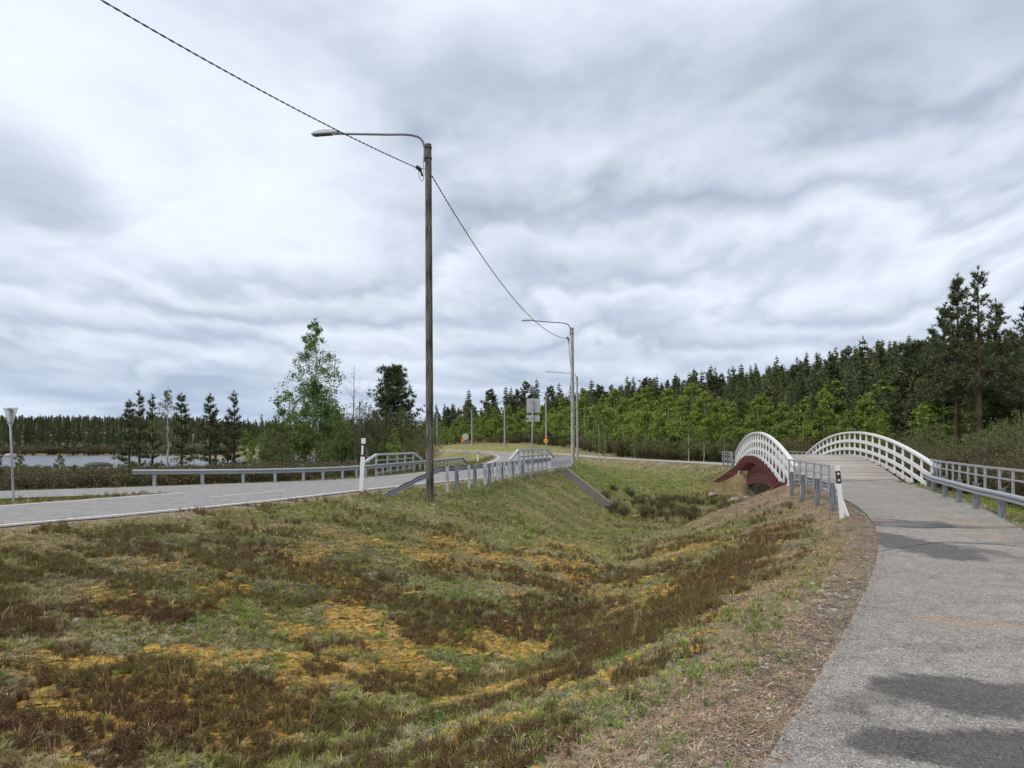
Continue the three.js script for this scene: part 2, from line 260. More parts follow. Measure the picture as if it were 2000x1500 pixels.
// what covers the ground there: weights of the plants and the colour of the soil or mat between them
const COL = { sand: [0.40, 0.315, 0.255], litter: [0.29, 0.205, 0.145], grit: [0.165, 0.155, 0.145], grass: [0.185, 0.19, 0.055], dry: [0.40, 0.315, 0.15], moss: [0.30, 0.20, 0.06], heath: [0.125, 0.082, 0.052], lichen: [0.40, 0.41, 0.35], soil: [0.11, 0.085, 0.065], forest: [0.09, 0.085, 0.045] };
function cover(x, d, o = info(x, d)) {
  const { r, p, w } = o, b = -p.s, a = r.s, W = { grass: 0, dry: 0, heath: 0, moss: 0, litter: 0, grit: 0, sand: 0, lichen: 0, soil: 0, forest: 0 };
  const n1 = fbm(x * 0.72 + 11, d * 1.25 + 4, 5, 0.56), n2 = fbm(x * 0.85 + 51, d * 1.35 + 24, 5, 0.56), n3 = fbm(x * 1.3 + 7, d * 1.3 + 2, 3), n4 = fbm(x * 0.8 + 70, d * 0.8 + 33, 4), n5 = fbm(x * 3.1 + 1, d * 3.1 + 9, 2);
  if (a > 0 && b > 0) {
    const g = sstep(10, 26, d + (n2 - 0.5) * 16) * (1 - 0.75 * sstep(0.35, 0.62, a / (a + b) + (n1 - 0.5) * 0.25) * (1 - sstep(40, 48, d)));
    W.grass = 0.35 + 1.3 * g * (0.5 + n4) + sstep(0.50, 0.60, n4) * 0.8; W.dry = 0.42 + 1.2 * sstep(0.48, 0.62, n3) * (0.5 + 0.6 * g);
    const floorish = sstep(0.30, 0.55, a / (a + b)) * (1 - sstep(0.80, 0.95, a / (a + b)));
    W.moss = 2.7 * sstep(0.525, 0.58, n1 * 0.8 + n5 * 0.2) * (1 - sstep(15, 24, d)) * sstep(0.18, 0.42, a / (a + b)) * (1 - sstep(0.78, 0.93, a / (a + b)));
    W.heath = 2.4 * sstep(0.52, 0.585, n2 * 0.75 + n5 * 0.25) * (1 - 0.8 * g) * (1 - sstep(22, 30, d)) * sstep(0.9, 2.0, b) + (d > 30 && d < 52 ? 1.6 * sstep(0.46, 0.6, n2) * floorish : 0);
    // the long dark strip of heather part way down the path's bank
    const band = Math.exp(-(((b - 2.5 - 0.25 * (n3 - 0.5)) / 0.42) ** 2)) * sstep(7.5, 9, d) * (1 - sstep(14.5, 16.5, d)); W.heath += 5 * band;
    const ps = 1 - sstep(1.0, 4.4 + 2.5 * (n2 - 0.5), b * (1 - 0.35 * sstep(18, 30, d)));
    W.litter = 0.5 + 1.7 * ps; W.grit = 2.6 * (1 - sstep(0.1, 0.55 + 1.4 * (n3 - 0.5), b)) + 0.9 * sstep(0.56, 0.64, n4) * ps; W.lichen = 0.10 + 0.5 * sstep(0.54, 0.64, fbm(x * 0.9 + 90, d * 0.9, 3)) * (d < 24 ? 1 : 0.2);
    W.sand = 5 * (1 - sstep(0.5, 1.05 + 0.8 * (n3 - 0.5), a)) + 1.2 * ps * sstep(0.5, 0.62, n3);
    W.soil = 1.7 * sstep(0.55, 0.66, fbm(x * 0.7 + 19, d * 0.7 + 80, 3)) * (1 - sstep(14, 22, d));
    if (d > 44) { W.grass += 1.6; W.litter *= 0.3; }
    { const k = clamp(W.moss / 3); W.grass *= 1 - 0.65 * k; W.dry *= 1 - 0.7 * k; W.litter *= 1 - 0.4 * k; }
    W.dry *= 0.35 + 0.65 * sstep(2.2, 5, b); W.litter += 0.8 * ps * sstep(0.47, 0.6, fbm(x * 1.7 + 8, d * 1.7 + 44, 3)); W.grass += 0.8 * ps * sstep(0.5, 0.62, fbm(x * 1.4 + 81, d * 1.4 + 4, 3));
    W.grass *= sstep(0.5, 1.6, a) * (0.25 + 0.75 * sstep(0.6, 4.5, b));
  } else if (a <= 0) {
    const k = Math.max(0, -a - w); W.sand = 3 * (1 - sstep(0.3, 0.9, k)); W.grass = 1.3 + 0.6 * n3; W.dry = 0.4 + n4 * 0.5; W.heath = 0.4 * sstep(0.5, 0.6, n2) + 0.4; W.litter = 0.5;
    if (d > 150 || (x < -70 && d > 120)) { W.forest = d > 300 ? 6 : 1.2; W.dry += 1.4 * (d < 300 ? 1 : 0); }
  } else {
    const k = Math.max(0, p.s - pathW(p.d)); W.sand = 2.2 * (1 - sstep(0.2, 0.8, k)); W.grass = 1.4; W.dry = 0.3; W.forest = 2 * sstep(2, 6, k); W.litter = 0.8;
  }
  return W;
}
{ // terrain, one sheet
  const rows = []; let d = -7; while (d < 2600) { rows.push(d); d += d < 3.2 ? 0.3 : Math.max(0.075, 0.0165 * d); }
  const NC = 430, pos = [], uv = [], col = [], idx = [];
  for (const dd of rows) {
    const half = 17 + 0.9 * Math.max(dd, 0);
    for (let i = 0; i < NC; i++) {
      const x = -half * 1.08 + 2.16 * half * i / (NC - 1), o = info(x, dd), y = height(x, dd, o);
      pos.push(x, y, -dd); uv.push(x / 2.4, dd / 2.4);
      const W = cover(x, dd, o); let r = 0, g = 0, b = 0, s = 1e-6; for (const k in W) { const q = W[k] * W[k]; r += q * COL[k][0]; g += q * COL[k][1]; b += q * COL[k][2]; s += q; }
      const v = 3.7 * (0.8 + 0.4 * vnoise(x * 5, dd * 5)) / s; col.push(r * v, g * v, b * v);
    }
  }
  for (let j = 0; j < rows.length - 1; j++) for (let i = 0; i < NC - 1; i++) { const a = j * NC + i; idx.push(a, a + 1, a + NC, a + 1, a + NC + 1, a + NC); }
  const g = new THREE.BufferGeometry(); g.setAttribute('position', new THREE.Float32BufferAttribute(pos, 3)); g.setAttribute('uv', new THREE.Float32BufferAttribute(uv, 2)); g.setAttribute('color', new THREE.Float32BufferAttribute(col, 3)); g.setIndex(idx); g.computeVertexNormals();
  struct('ground', g, M.ground);
}
console.log('terrain');
function ribbon(track, i0, i1, s0, s1, yf, na, colf, step = 1) {
  const pos = [], uv = [], col = [], idx = []; let n = 0;
  for (let i = i0; i <= i1; i += step) {
    const d = track.p[i][1];
    for (let j = 0; j <= na; j++) { const s = lerp(s0(d), s1(d), j / na), [x, dd] = track.at(i, s); pos.push(x, yf(d, s), -dd); uv.push(s / 2, i * track.step / 2); if (colf) col.push(...colf(x, dd, s)); }
    n++;
  }
  for (let i = 0; i < n - 1; i++) for (let j = 0; j < na; j++) { const a = i * (na + 1) + j, b = a + na + 1; idx.push(a, a + 1, b, a + 1, b + 1, b); }
  const g = new THREE.BufferGeometry(); g.setAttribute('position', new THREE.Float32BufferAttribute(pos, 3)); g.setAttribute('uv', new THREE.Float32BufferAttribute(uv, 2)); if (colf) g.setAttribute('color', new THREE.Float32BufferAttribute(col, 3)); g.setIndex(idx); g.computeVertexNormals(); return g;
}
{ // main road with painted lines
  const last = ROAD.p.length - 1, edgeN = i => 0.32 + 0.10 * (vnoise(i * 0.9, 3) - 0.5);
  const road = struct('road', ribbon(ROAD, 0, last, d => -roadW(d) - 0.3, d => edgeN(d * 2), () => ROADY, 10), M.road);
  const line = (s, i0, i1, w = 0.06, n = 'edge_line') => part(n, ribbon(ROAD, i0, i1, d => s(d) - w, d => s(d) + w, () => ROADY + 0.005, 1), M.paint, road);
  line(() => 0, 0, last, 0.055); 
  const junction = ROAD.idx(21.5), after = ROAD.idx(31); line(d => -roadW(d), 0, junction, 0.05); line(d => -roadW(d), after, last, 0.05);
  for (let i = 8; i < last - 10; i += 24) line(d => -roadW(d) / 2, i, i + 7, 0.035, 'centre_line');
  struct('side_road', ribbon(SIDE, 0, SIDE.p.length - 1, () => -SIDEW / 2, () => SIDEW / 2, d => lerp(0.125, 0.14, sstep(24, 27, d)), 4), M.road);
}
{ // foot and cycle path, with damp patches, a sandy trickle and cracks
  const blobs = [[2.62, 3.97, 0.82, 0.36, 0.86], [2.95, 4.86, 0.47, 0.47, 0.86], [2.35, 4.72, 0.28, 0.10, 0.45], [3.47, 5.94, 0.27, 0.16, 0.3], [6.6, 12.0, 0.62, 1.9, 0.8], [7.3, 11.2, 0.25, 0.8, 0.5], [3.45, 4.75, 0.35, 0.3, 0.8], [2.1, 4.55, 0.12, 0.1, 0.5], [8.15, 15.3, 1.0, 0.95, 0.75], [9.2, 14.6, 1.0, 0.28, 0.7], [7.9, 12.25, 0.9, 0.1, 0.5], [3.3, 3.1, 0.6, 0.5, 0.8], [13.4, 29.4, 1.3, 0.35, 0.5]];
  const sandy = [[4.0, 6.95, 0.26, 0.17, 0.7], [4.35, 6.72, 0.42, 0.07, 0.75], [9.6, 15.6, 0.35, 1.8, 0.5], [8.6, 13.2, 0.3, 1.3, 0.35], [8.0, 15.95, 0.35, 0.25, 0.6], [3.2, 5.5, 0.6, 0.06, 0.25]];
  const mark = (L, x, d) => { let m = 0; for (const [cx, cd, rx, rd, k] of L) { const q = Math.hypot((x - cx) / rx, (d - cd) / rd) + 0.75 * (fbm(x * 3.2, d * 3.2, 4) - 0.5) + 0.18 * (vnoise(x * 19, d * 19) - 0.5); m = Math.max(m, k * sstep(1.02, 0.88, q)); } return m; };
  const colf = (x, d, s) => {
    const v = 1.06 + 0.26 * (fbm(x * 0.9, d * 0.9, 4) - 0.5) + 0.14 * (fbm(x * 6, d * 6, 2) - 0.5); let c = [v * 1.0, v * 0.955, v * 0.89];
    const m = mark(blobs, x, d), n = mark(sandy, x, d); c = c.map((q, i) => q * lerp(1, [0.25, 0.25, 0.265][i], m)); return c.map((q, i) => lerp(q, [1.25, 0.93, 0.66][i], n));
  };
  const fine = new Track(PATH.p.filter(p => p[1] < 31), 0.06), rag = d => 0.028 * (fbm(d * 13.0, 2.2, 4, 0.6) - 0.5) * 2;
  const e = fine.idx(30.35), path = struct('cycle_path', ribbon(fine, 0, e, rag, d => pathW(d) + rag(d + 50), pathY, 44, colf), M.path);
  const far = PATH.idx(50.2); struct('cycle_path', ribbon(PATH, far, PATH.p.length - 1, () => 0, pathW, pathY, 4, (x, d) => { const v = 1.5 + 0.2 * (fbm(x * 0.5, d * 0.5, 3) - 0.5); return [v, v * 0.98, v * 0.94]; }), M.path);
  const flat = (pts, w, y) => sweep(new THREE.CatmullRomCurve3(pts.map(([px, py]) => { const [x, d] = gp(px, py); return V3(x, y, d); })).getPoints(90).map((p, i) => p.add(new THREE.Vector3(0.012 * (HASH[i * 5] - 0.5), 0, 0.012 * (HASH[i * 9] - 0.5)))), [[-w, 0], [w, 0], [w, 0.004], [-w, 0.004]]);
  part('crack', flat([[1712, 1078], [1760, 1070], [1850, 1059], [1915, 1062], [1990, 1066]], 0.007, 0.002), M.crack, path);
  const pud = (cx, cd, rx, rd, seed) => { const s = new THREE.Shape(); for (let i = 0; i <= 60; i++) { const a = i / 60 * Math.PI * 2, q = 0.75 + 0.6 * (fbm(Math.cos(a) * 1.4 + seed, Math.sin(a) * 1.4 + 5, 3) - 0.3); const x = cx + Math.cos(a) * rx * q, d = cd + Math.sin(a) * rd * q; i ? s.lineTo(x, d) : s.moveTo(x, d); } const g = new THREE.ShapeGeometry(s); g.rotateX(-Math.PI / 2); g.translate(0, 0.006, 0); return g; };
  part('puddle', pud(8.3, 14.9, 0.75, 0.5, 3), M.wet, path); 
}
{ // lake
  const g = new THREE.PlaneGeometry(900, 480, 400, 240); g.rotateX(-Math.PI / 2); const p = g.attributes.position;
  for (let i = 0; i < p.count; i++) { p.setX(i, p.getX(i) - 465); p.setZ(i, p.getZ(i) - 310); }
  g.translate(0, LAKEY, 0);
  const rip = tex(512, 512, (() => { const A = tileNoise(512, 46, 101), B = tileNoise(512, 120, 102); return (x, y) => { const v = 0.6 * A(x, y) + 0.4 * B(x, y); return [v, v, v]; }; })(), false); rip.repeat.set(60, 48); M.water.bumpMap = rip; M.water.bumpScale = 0.09;
  struct('lake', g, M.water);
}
console.log('setting');

// ---------------------------------------------------------------- wooden arch bridge
{
  const B = thing('wooden_bridge', 'white railed wooden arch bridge with red girders carrying the cycle path', 'bridge');
  B.position.set(BC[0], 0, -BC[1]); B.rotation.y = -Math.asin(BT[0]);
  const P = (v, y, u) => new THREE.Vector3(v, y, -u), r = rnd(12);
  const deck = u => 1.10 - 0.0094 * u * u, top = u => 2.29 - 0.0083 * u * u;
  const arc = (fn, v, a, b, w, h, n = 40) => { const pts = []; for (let i = 0; i <= n; i++) { const u = lerp(a, b, i / n); pts.push(P(v, fn(u), u)); } return sweep(pts, [[-w / 2, -h / 2], [w / 2, -h / 2], [w / 2, h / 2], [-w / 2, h / 2]]); };
  const groundAt = (v, u) => height(BC[0] + BT[0] * u + BT[1] * v, BC[1] + BT[1] * u - BT[0] * v);
  const deckG = new THREE.Group(); deckG.name = 'deck'; B.add(deckG);
  const planks = [0, 1, 2].map(k => new THREE.BoxGeometry(4.34, 0.055, 0.139 + 0.002 * k)); planks.forEach((g, k) => { const q = g.attributes.uv; for (let i = 0; i < q.count; i++) q.setXY(i, q.getY(i) * 0.12 + k * 0.31, q.getX(i) * 1.6); });
  for (let u = -9.82; u < 9.83; u += 0.148) { const m = part('plank', planks[Math.floor(r() * 3)], M.plank[Math.floor(r() * 5)], deckG); m.position.set((r() - 0.5) * 0.05, deck(u) - 0.03 + r() * 0.006, -u); m.rotation.x = -Math.atan(0.0188 * u) * -1; m.rotation.x = Math.atan(-0.0188 * u); }
  for (const side of [-1, 1]) {
    const R = new THREE.Group(); R.name = 'railing'; B.add(R); const v = side * 2.4;
    part('top_rail', arc(top, v, -13.3, 13.3, 0.17, 0.085), M.whiteWood, R);
    part('middle_rail', arc(u => top(u) - 0.44, v - side * 0.055, -13.3, 13.3, 0.05, 0.15), M.whiteWood, R);
    part('lower_rail', arc(u => top(u) - 0.86, v - side * 0.055, -12.3, 12.3, 0.05, 0.15), M.whiteWood, R);
    part('fascia_board', arc(u => 1.02 - 0.0086 * u * u, v + side * 0.07, -10.4, 10.4, 0.045, 0.20), M.whiteWood, R);
    for (let k = -11; k <= 11; k++) {
      const u = k * 1.16, y1 = top(u) - 0.043, y0 = Math.abs(u) < 10 ? deck(u) - 0.24 : Math.min(groundAt(v, u) - 0.12, top(u) - 0.7);
      part('post', box(0.055, y1 - y0, 0.11, v, (y0 + y1) / 2, -u), M.whiteWood, R);
    }
  }
  for (let k = -8; k <= 8; k++) { const u = k * 1.16; part('cross_beam', box(5.5, 0.34, 0.18, 0, deck(u) - 0.235, -u), M.red[0], B); }
  for (const v of [-1.72, 1.72]) {
    const G = new THREE.Group(); G.name = 'girder'; B.add(G); const n = 6;
    const gt = u => deck(u) - 0.41, gb = u => -0.55 - 0.0062 * u * u;
    for (let k = 0; k < n; k++) {
      const f = (u, q) => lerp(gb(u), gt(u), q), pts = [], pos = [], w = 0.11 + 0.008 * ((k * 7) % 3);
      const g = (() => { const idx = [], N = 36; for (let i = 0; i <= N; i++) { const u = lerp(-10.5, 10.5, i / N), a = f(u, k / n), b = f(u, (k + 1) / n) - 0.012; for (const [x, y] of [[v - w, a], [v + w, a], [v + w, b], [v - w, b]]) pos.push(x, y, -u); } for (let i = 0; i < N; i++) for (let j = 0; j < 4; j++) { const a = i * 4 + j, b = i * 4 + (j + 1) % 4; idx.push(a, b, a + 4, b, b + 4, a + 4); } let q = new THREE.BufferGeometry(); q.setAttribute('position', new THREE.Float32BufferAttribute(pos, 3)); q.setIndex(idx); q = q.toNonIndexed(); q.computeVertexNormals(); const pp = q.attributes.position, uv = []; for (let i = 0; i < pp.count; i++) uv.push(pp.getY(i) * 0.5 + k * 0.37, pp.getZ(i) * 0.12); q.setAttribute('uv', new THREE.Float32BufferAttribute(uv, 2)); return q; })();
      part('lamination', g, M.red[k % 3], G);
    }
  }
  for (const s of [-1, 1]) { // abutment walls of planks, with a wing that steps down the bank
    const A = new THREE.Group(); A.name = 'abutment'; B.add(A); const u = s * 10.75, H0 = -2.0, n = 11, hh = 2.12 / n;
    for (let k = 0; k < n; k++) {
      const y0 = H0 + k * hh, y1 = y0 + hh - 0.012;
      for (const [v0, dir] of [[-2.35, -1], [2.35, 1]]) {
        const reach = y => lerp(s < 0 ? 2.2 : 2.4, 0.25, clamp((y + 1.5) / 1.6)), sh = new THREE.Shape(); sh.moveTo(v0 - dir * 2.3, y0); sh.lineTo(v0 + dir * reach(y0), y0); sh.lineTo(v0 + dir * reach(y1), y1); sh.lineTo(v0 - dir * 2.3, y1);
        const g = new THREE.ExtrudeGeometry(sh, { depth: 0.06 + 0.012 * (k % 3), bevelEnabled: false }); g.translate(0, 0, -u - 0.03); part('plank', g, M.red[(k * 5 + 1) % 3], A);
      }
    }
    for (const dir of [-1, 1]) part('coping_board', bar(P(dir * 2.55, 0.15, u), P(dir * (2.35 + (s < 0 ? 2.2 : 2.4)), -1.47, u), 0.12, 0.04), M.red[1], A);
  }
}

// ---------------------------------------------------------------- guardrails
const WPROF0 = [[0, -0.15], [0.045, -0.115], [0.075, -0.11], [0.08, -0.055], [0.05, -0.045], [0.012, -0.02], [0.012, 0.02], [0.05, 0.045], [0.08, 0.055], [0.075, 0.11], [0.045, 0.115], [0, 0.15], [-0.008, 0.15], [0.037, 0.105], [0.062, 0.1], [0.067, 0.062], [0.042, 0.052], [0, 0.03], [0, -0.03], [0.042, -0.052], [0.067, -0.062], [0.062, -0.1], [0.037, -0.105], [-0.008, -0.15]];
const WPROF = WPROF0.map(([a, b]) => [a * 0.9, b * 0.64]);
const flip = p => p.map(([a, b]) => [-a, b]).reverse();
function lineTrack(pts) { const t = new Track(pts, 0.25); t.len = t.step * (t.p.length - 1); t.v = (a, y, s = 0) => { const i = clamp(Math.round(a / t.step), 0, t.p.length - 1), [x, d] = t.at(i, s); return V3(x, typeof y === 'function' ? y(x, d) : y, d); }; return t; }
const gnd = (x, d) => height(x, d);
function beamPts(t, a0, a1, y, s = 0, n = 40) { const out = []; for (let i = 0; i <= n; i++) { const a = lerp(a0, a1, i / n); out.push(t.v(a, typeof y === 'function' ? y(a) : y, s)); } return out; }
{ // near side of the road
  const G = thing('road_guardrail', 'galvanised guardrail with ramped-down end between wooden lamp pole and grassy bank', 'guardrail', 'steel road guardrails');
  const t = lineTrack([[-3.92, 22.6], [-3.35, 24.3], [-2.75, 25.9], [-2.15, 27.3], [-1.15, 30.8], [0.68, 38], [2.25, 44], [4.0, 51]]);
  const yb = a => 0.02 + 0.73 * clamp((a + 0.1) / 3.9);
  part('beam', sweep(beamPts(t, 0, t.len, yb, 0, 90), flip(WPROF)), M.galv, G);
  const post = (a, w, mat) => { const b = t.v(a, gnd, 0.13), h = yb(a) + 0.10; if (h - b.y > 0.12) part('post', box(w, h - b.y + 0.3, w * 0.8, b.x, (h + b.y - 0.3) / 2, b.z), mat, G); };
  for (let a = 2.1; a < 14.2; a += 2.0) { post(a + 0.9, 0.14, M.galvDark); if (a > 3) post(a, 0.10, M.galvLight); if (a > 7) { post(a + 0.45, 0.09, M.galvLight); post(a + 1.4, 0.09, M.galvLight); } }
  for (let a = 22.3; a < t.len; a += 0.62) post(a, 0.15, M.galvLight);
}
function parapet(label, pts, s, lo, hi, nb) {
  const G = thing('bridge_parapet', label, 'parapet', 'steel parapets on the road bridge'), t = lineTrack(pts), L = t.len, sl = Math.min(2.0, L * 0.2), yb = ROADY;
  part('top_rail', [bar(t.v(0, lo, s), t.v(sl, hi, s), 0.10, 0.10), bar(t.v(sl, hi, s), t.v(L - sl, hi, s), 0.10, 0.09), bar(t.v(L - sl, hi, s), t.v(L, lo, s), 0.10, 0.10)], M.galvLight, G);
  for (let k = 0; k <= nb; k++) { const a = lerp(sl, L - sl, k / nb), p = t.v(a, 0, s); part('post', box(0.09, hi - yb + 0.1, 0.09, p.x, (hi + yb - 0.1) / 2 - 0.05, p.z), M.galv, G); }
  for (const y of [lerp(yb, hi, 0.72), lerp(yb, hi, 0.40), lerp(yb, hi, 0.14)]) part('rail', bar(t.v(sl, y, s), t.v(L - sl, y, s), 0.06, 0.055), M.galv, G);
}
parapet('galvanised trapezoid parapet beside sign post above the concrete chute', [[-0.15, 34.4], [1.0, 39.2], [2.55, 45]], 0.02, 0.88, 1.38, 6);
parapet('galvanised trapezoid parapet across the road below the birch trees', [[-6.75, 32.9], [-6.3, 36], [-5.35, 43.5]], 0, 0.75, 1.17, 4);
{ // far side of the road
  const G = thing('road_guardrail', 'long galvanised guardrail across the road in front of the lake', 'guardrail', 'steel road guardrails');
  const t = lineTrack([[-14.35, 27.7], [-12.2, 28.0], [-10.2, 28.6], [-8.75, 29.7], [-7.5, 31.4], [-6.75, 33.8], [-5.75, 40], [-4.7, 48], [-3.5, 57]]);
  const yb = a => 0.60 - 0.35 * sstep(t.len - 2.2, t.len, a);
  part('beam', sweep(beamPts(t, 0, t.len, yb, 0, 110), WPROF), M.galv, G);
  for (let a = 0.7; a < t.len; a += a < 4 ? 1.7 : 1.15) { const b = t.v(a, gnd, -0.10), h = yb(a) + 0.10; part('post', box(0.1, h - b.y + 0.3, 0.09, b.x, (h + b.y - 0.3) / 2, b.z), a < 4 ? M.galvLight : M.galv, G); }
}
function pathRail(label, pts, side, nThick, nThin, thinTo, yOff = 0) {
  const G = thing('path_guardrail', label, 'guardrail', 'steel guardrails along the cycle path'), t = lineTrack(pts), L = t.len;
  part('beam', sweep(beamPts(t, 0, L, 0.50 + yOff, -side * 0.09, 30), side > 0 ? flip(WPROF) : WPROF), M.galv, G);
  for (let k = 0; k < nThick; k++) { const b = t.v(lerp(0.05, L - 0.05, k / (nThick - 1)), gnd), h = 0.66 + yOff; part('post', box(0.10, h - b.y + 0.4, 0.12, b.x, (h + b.y - 0.4) / 2, b.z), M.galvDark, G); }
  for (let k = 0; k < nThin; k++) { const a = lerp(0.05, L * thinTo, k / (nThin - 1)), p = t.v(a, 0, 0); part('baluster', box(0.045, 0.76, 0.045, p.x, 0.36 + yOff + 0.38, p.z).translate(0, 0, 0), M.galv, G).position.add(t.v(a, 0, side * 0.09).sub(p)); }
  for (const [y, h] of [[1.09, 0.05], [0.86, 0.03]]) part('rail', sweep(beamPts(t, 0, L * thinTo, y + yOff, side * 0.09, 24), [[-0.025, -h / 2], [0.025, -h / 2], [0.025, h / 2], [-0.025, h / 2]]), M.galv, G);
  return G;
}
pathRail('short galvanised guardrail beside the crossed white marker posts on the bank', [[8.28, 18.9], [9.15, 22.4], [10.05, 26.3]], -1, 4, 7, 1);
pathRail('galvanised guardrail right of the path running up to the white bridge', [[15.45, 27.2], [14.15, 24.4], [12.95, 21.4], [11.75, 18.4], [10.75, 15.6], [9.6, 12.9], [8.3, 10.3]], -1, 9, 18, 1);
pathRail('small distant guardrail at the far left end of the arch bridge', [[15.95, 52.7], [16.45, 55], [16.75, 58]], -1, 4, 7, 1);
pathRail('thin distant guardrail seen between the two arched white railings', [[21.3, 52.5], [21.6, 55], [21.7, 58]], 1, 4, 6, 1);
{ // concrete chute and edge beam by the road bridge
  const C = thing('drainage_chute', 'grey concrete drainage chute with pale kerb running down the bank', 'chute');
  const a = [2.75, 44.6], b = [4.75, 38.2], ya = height(a[0], a[1]) + 0.02, yb = height(b[0], b[1]) - 0.06, y = (p) => Math.max(lerp(ya, yb, clamp((a[1] - p[1]) / (a[1] - b[1]))), height(p[0], p[1]) - 0.01), n = 22, L = [], R = [];
  const dx = b[0] - a[0], dd = b[1] - a[1], l = Math.hypot(dx, dd), nx = dd / l, nd = -dx / l;
  for (let i = 0; i <= n; i++) { const t = i / n, x = lerp(a[0], b[0], t), d = lerp(a[1], b[1], t); L.push(V3(x, y([x, d]), d)); R.push(V3(x - nx * 0.62, y([x - nx * 0.62, d - nd * 0.62]) + 0.06, d - nd * 0.62)); }
  part('slab', sweep(L, [[-0.52, -0.6], [0.52, -0.6], [0.52, 0.02], [-0.52, 0.02]]), M.concreteDark, C);
  part('kerb', sweep(R, [[-0.045, -0.1], [0.045, -0.1], [0.045, 0.04], [-0.045, 0.04]]), M.concrete, C);
  part('edge_beam', bar(V3(0.66, 0.0, 36.4), V3(2.72, 0.0, 44.4), 0.3, 0.2), M.concrete, C);
}

// ---------------------------------------------------------------- lamp posts and their cable
function luminaire(parent, p, dir, k = 1) {
  const L = new THREE.Group(); L.name = 'luminaire'; parent.add(L);
  const s = new THREE.Shape(); s.moveTo(-0.42, 0); s.quadraticCurveTo(-0.36, 0.10, -0.18, 0.15); s.quadraticCurveTo(0.12, 0.19, 0.36, 0.10); s.lineTo(0.42, 0.06); s.lineTo(0.42, -0.02); s.lineTo(-0.42, -0.02);
  const g = new THREE.ExtrudeGeometry(s, { depth: 0.2, bevelEnabled: true, bevelSize: 0.04, bevelThickness: 0.05, bevelSegments: 3, curveSegments: 8 }); g.translate(0, 0, -0.1);
  part('housing', g, M.lampHead, L); part('lens', box(0.62, 0.05, 0.2, -0.08, -0.07, 0), M.lampLens, L); part('clamp', box(0.16, 0.15, 0.16, 0.42, 0.02, 0), M.armSteel, L);
  L.position.copy(p); L.rotation.y = Math.atan2(-dir[1], -dir[0]); L.scale.set(k * 1.0, k * 0.52, k * 0.9); return L;
}
function lampPost(label, x, d, baseY, topY, r0, r1, mat, arm, lampY, dir, full) {
  const G = thing('lamp_post', label, 'lamp post', 'wooden lamp posts along the road'); const b = V3(x, baseY - 0.4, d), t = V3(x - 0.06, topY, d);
  const g = rod(b, t, r0, r1, 14); { const q = g.attributes.uv; for (let i = 0; i < q.count; i++) q.setXY(i, q.getX(i) * 0.5, q.getY(i) * (topY - baseY) / 2.2); } part('pole', g, mat, G);
  const dv = new THREE.Vector3(dir[0], 0, -dir[1]).normalize(), st = t.clone().addScaledVector(dv, r1 + 0.03);
  const rise = lampY - (topY + 0.35), p0 = st.clone().setY(topY - 0.55), p1 = st.clone().setY(topY - 0.05), p2 = st.clone().addScaledVector(dv, 0.14).setY(topY + 0.22), p3 = st.clone().addScaledVector(dv, 0.48).setY(topY + 0.35), p4 = st.clone().addScaledVector(dv, arm - 0.4).setY(lampY);
  part('arm', tube([p0, p1, p2, p3, p3.clone().lerp(p4, 0.33), p3.clone().lerp(p4, 0.66), p4], 0.038, full ? 48 : 24, full ? 8 : 5), M.armSteel, G);
  luminaire(G, st.clone().addScaledVector(dv, arm).setY(lampY + 0.03), dir);
  if (full) {
    for (const y of [topY - 0.12, topY - 0.47]) { const c = new THREE.TorusGeometry(r1 + 0.012, 0.014, 6, 16); c.rotateX(Math.PI / 2); c.translate(t.x, y, t.z); part('strap', c, M.blackPlastic, G); }
    const h = t.clone().addScaledVector(dv, r1 + 0.02).setY(topY - 0.78), w = [h.clone(), h.clone().addScaledVector(dv, 0.14).add(new THREE.Vector3(0, 0.02, 0)), h.clone().addScaledVector(dv, 0.16).add(new THREE.Vector3(0, 0.1, 0))];
    part('hook', tube(w, 0.012, 12, 6), M.armSteel, G);
    const c = h.clone().addScaledVector(dv, 0.18); part('cable_clamp', [bar(c.clone().add(new THREE.Vector3(-0.1, 0.06, 0.05)), c.clone().add(new THREE.Vector3(0.06, -0.06, 0)), 0.07, 0.10), rod(c.clone().add(new THREE.Vector3(0.05, -0.05, 0)), c.clone().add(new THREE.Vector3(0.1, -0.24, 0)), 0.035)], M.blackPlastic, G);
    part('wire_loop', tube([c.clone().add(new THREE.Vector3(-0.02, -0.05, 0)), c.clone().add(new THREE.Vector3(0.0, -0.28, 0.02)), c.clone().add(new THREE.Vector3(0.10, -0.42, 0)), c.clone().add(new THREE.Vector3(0.15, -0.22, 0)), c.clone().add(new THREE.Vector3(0.14, 0.3, 0)), p0.clone()], 0.009, 30, 5), M.cable, G);
  }
  return { G, hang: t.clone().addScaledVector(dv, r1 + 0.16).setY(topY - 0.80) };
}
const hangs = [];
